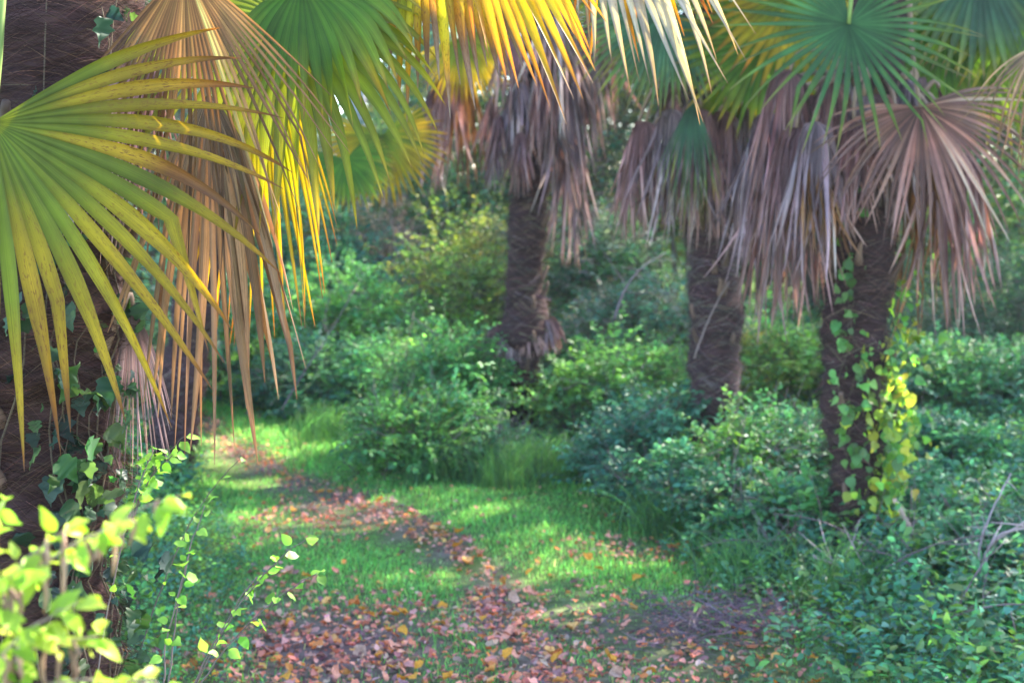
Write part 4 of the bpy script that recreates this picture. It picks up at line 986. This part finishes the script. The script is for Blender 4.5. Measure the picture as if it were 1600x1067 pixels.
stick('grey leaning bare stem in the hollow left of the shrubs', [P(440, 640, 8.6), P(480, 570, 8.6), P(520, 520, 8.7), P(560, 440, 8.9)], 0.005, 0.002, 708, 8, (0.16, 0.12, 0.13), tl_=0.35)
stick('dark log lying in the hollow beyond the path', [P(470, 715, 9.6), P(520, 700, 9.6), P(560, 690, 9.7), P(600, 680, 9.8)], 0.03, 0.02, 709, 3, (0.14, 0.09, 0.09))
stick('thin pale frond stalk lodged against the furrowed trunk', [P(1085, 560, 7.4), P(1100, 510, 7.4), P(1120, 470, 7.35), P(1140, 440, 7.3)], 0.005, 0.003, 710, 0, (0.2, 0.14, 0.13), name='lodged_stalk', cat='stalk')

rg = np.random.default_rng(733)
for k in range(7):
    x_ = rg.uniform(1.1, 1.8); y_ = rg.uniform(4.6, 6.0); z_ = float(ground_z(x_, y_)); a_ = rg.uniform(0, 6.28); l_ = rg.uniform(0.25, 0.5)
    d_ = np.array([math.cos(a_), math.sin(a_), rg.uniform(0.0, 0.6)]) * l_; p_ = np.array([x_, y_, z_ + 0.12])
    stick('thin bare twig tangled in the low brambles at the lower right', [p_, p_ + d_ * 0.33 + np.array([0, 0, 0.08]), p_ + d_ * 0.7 + np.array([0, 0, 0.05]), p_ + d_], 0.004, 0.0018, 740 + k, 3, (0.15, 0.1, 0.1), name='bare_twig', cat='twig', group='bare twigs in the brambles')


def brush_pile():
    rng = np.random.default_rng(720); n = 700
    c = P(1130, 985, 5.0); x = c[0] + rng.normal(0, 0.2, n); y = 5.05 + rng.normal(0, 0.16, n); z = ground_z(x, y) + rng.uniform(0.01, 0.08, n)
    b = np.stack([x, y, z], -1); a = rng.uniform(0, 2 * PI, n); d = np.stack([np.cos(a), np.sin(a), rng.normal(0.15, 0.25, n)], -1) * rng.uniform(0.05, 0.16, (n, 1))
    s = np.linspace(0, 1, 5)
    pts = b[:, None] + d[:, None] * s[None, :, None] + np.cumsum(rng.normal(0, 0.004, (n, 5, 3)), 1); pts[..., 2] = np.maximum(pts[..., 2], 0.01)
    g = Geo(); ribbons(g, pts, 0.0035, palette(rng, n, [(0.12, 0.07, 0.08), (0.18, 0.11, 0.12), (0.07, 0.045, 0.05)]))
    tag(g.build('brush_pile', M_STEM), 'purplish heap of fine dead twigs at the right of the leaf litter', 'twigs', kind='stuff')


brush_pile()


def haze():
    g = Geo(); x0, x1, y0, y1, z0, z1 = -30, 34, -7, 60, -1.2, 16
    v = [(x, y, z) for z in (z0, z1) for y in (y0, y1) for x in (x0, x1)]
    f = [0, 2, 3, 1, 4, 5, 7, 6, 0, 1, 5, 4, 2, 6, 7, 3, 0, 4, 6, 2, 1, 3, 7, 5]
    g.add(v, f, [4] * 6, np.array([1.0, 1, 1]))
    m, n, l, out = new_mat('thin_haze')
    pv = n.new('ShaderNodeVolumePrincipled'); pv.inputs['Color'].default_value = (0.84, 0.87, 1.0, 1); pv.inputs['Density'].default_value = 0.0009; pv.inputs['Anisotropy'].default_value = 0.3
    l.new(pv.outputs[0], out.inputs['Volume'])
    tag(g.build('haze', m, smooth=False), kind='stuff')


haze()
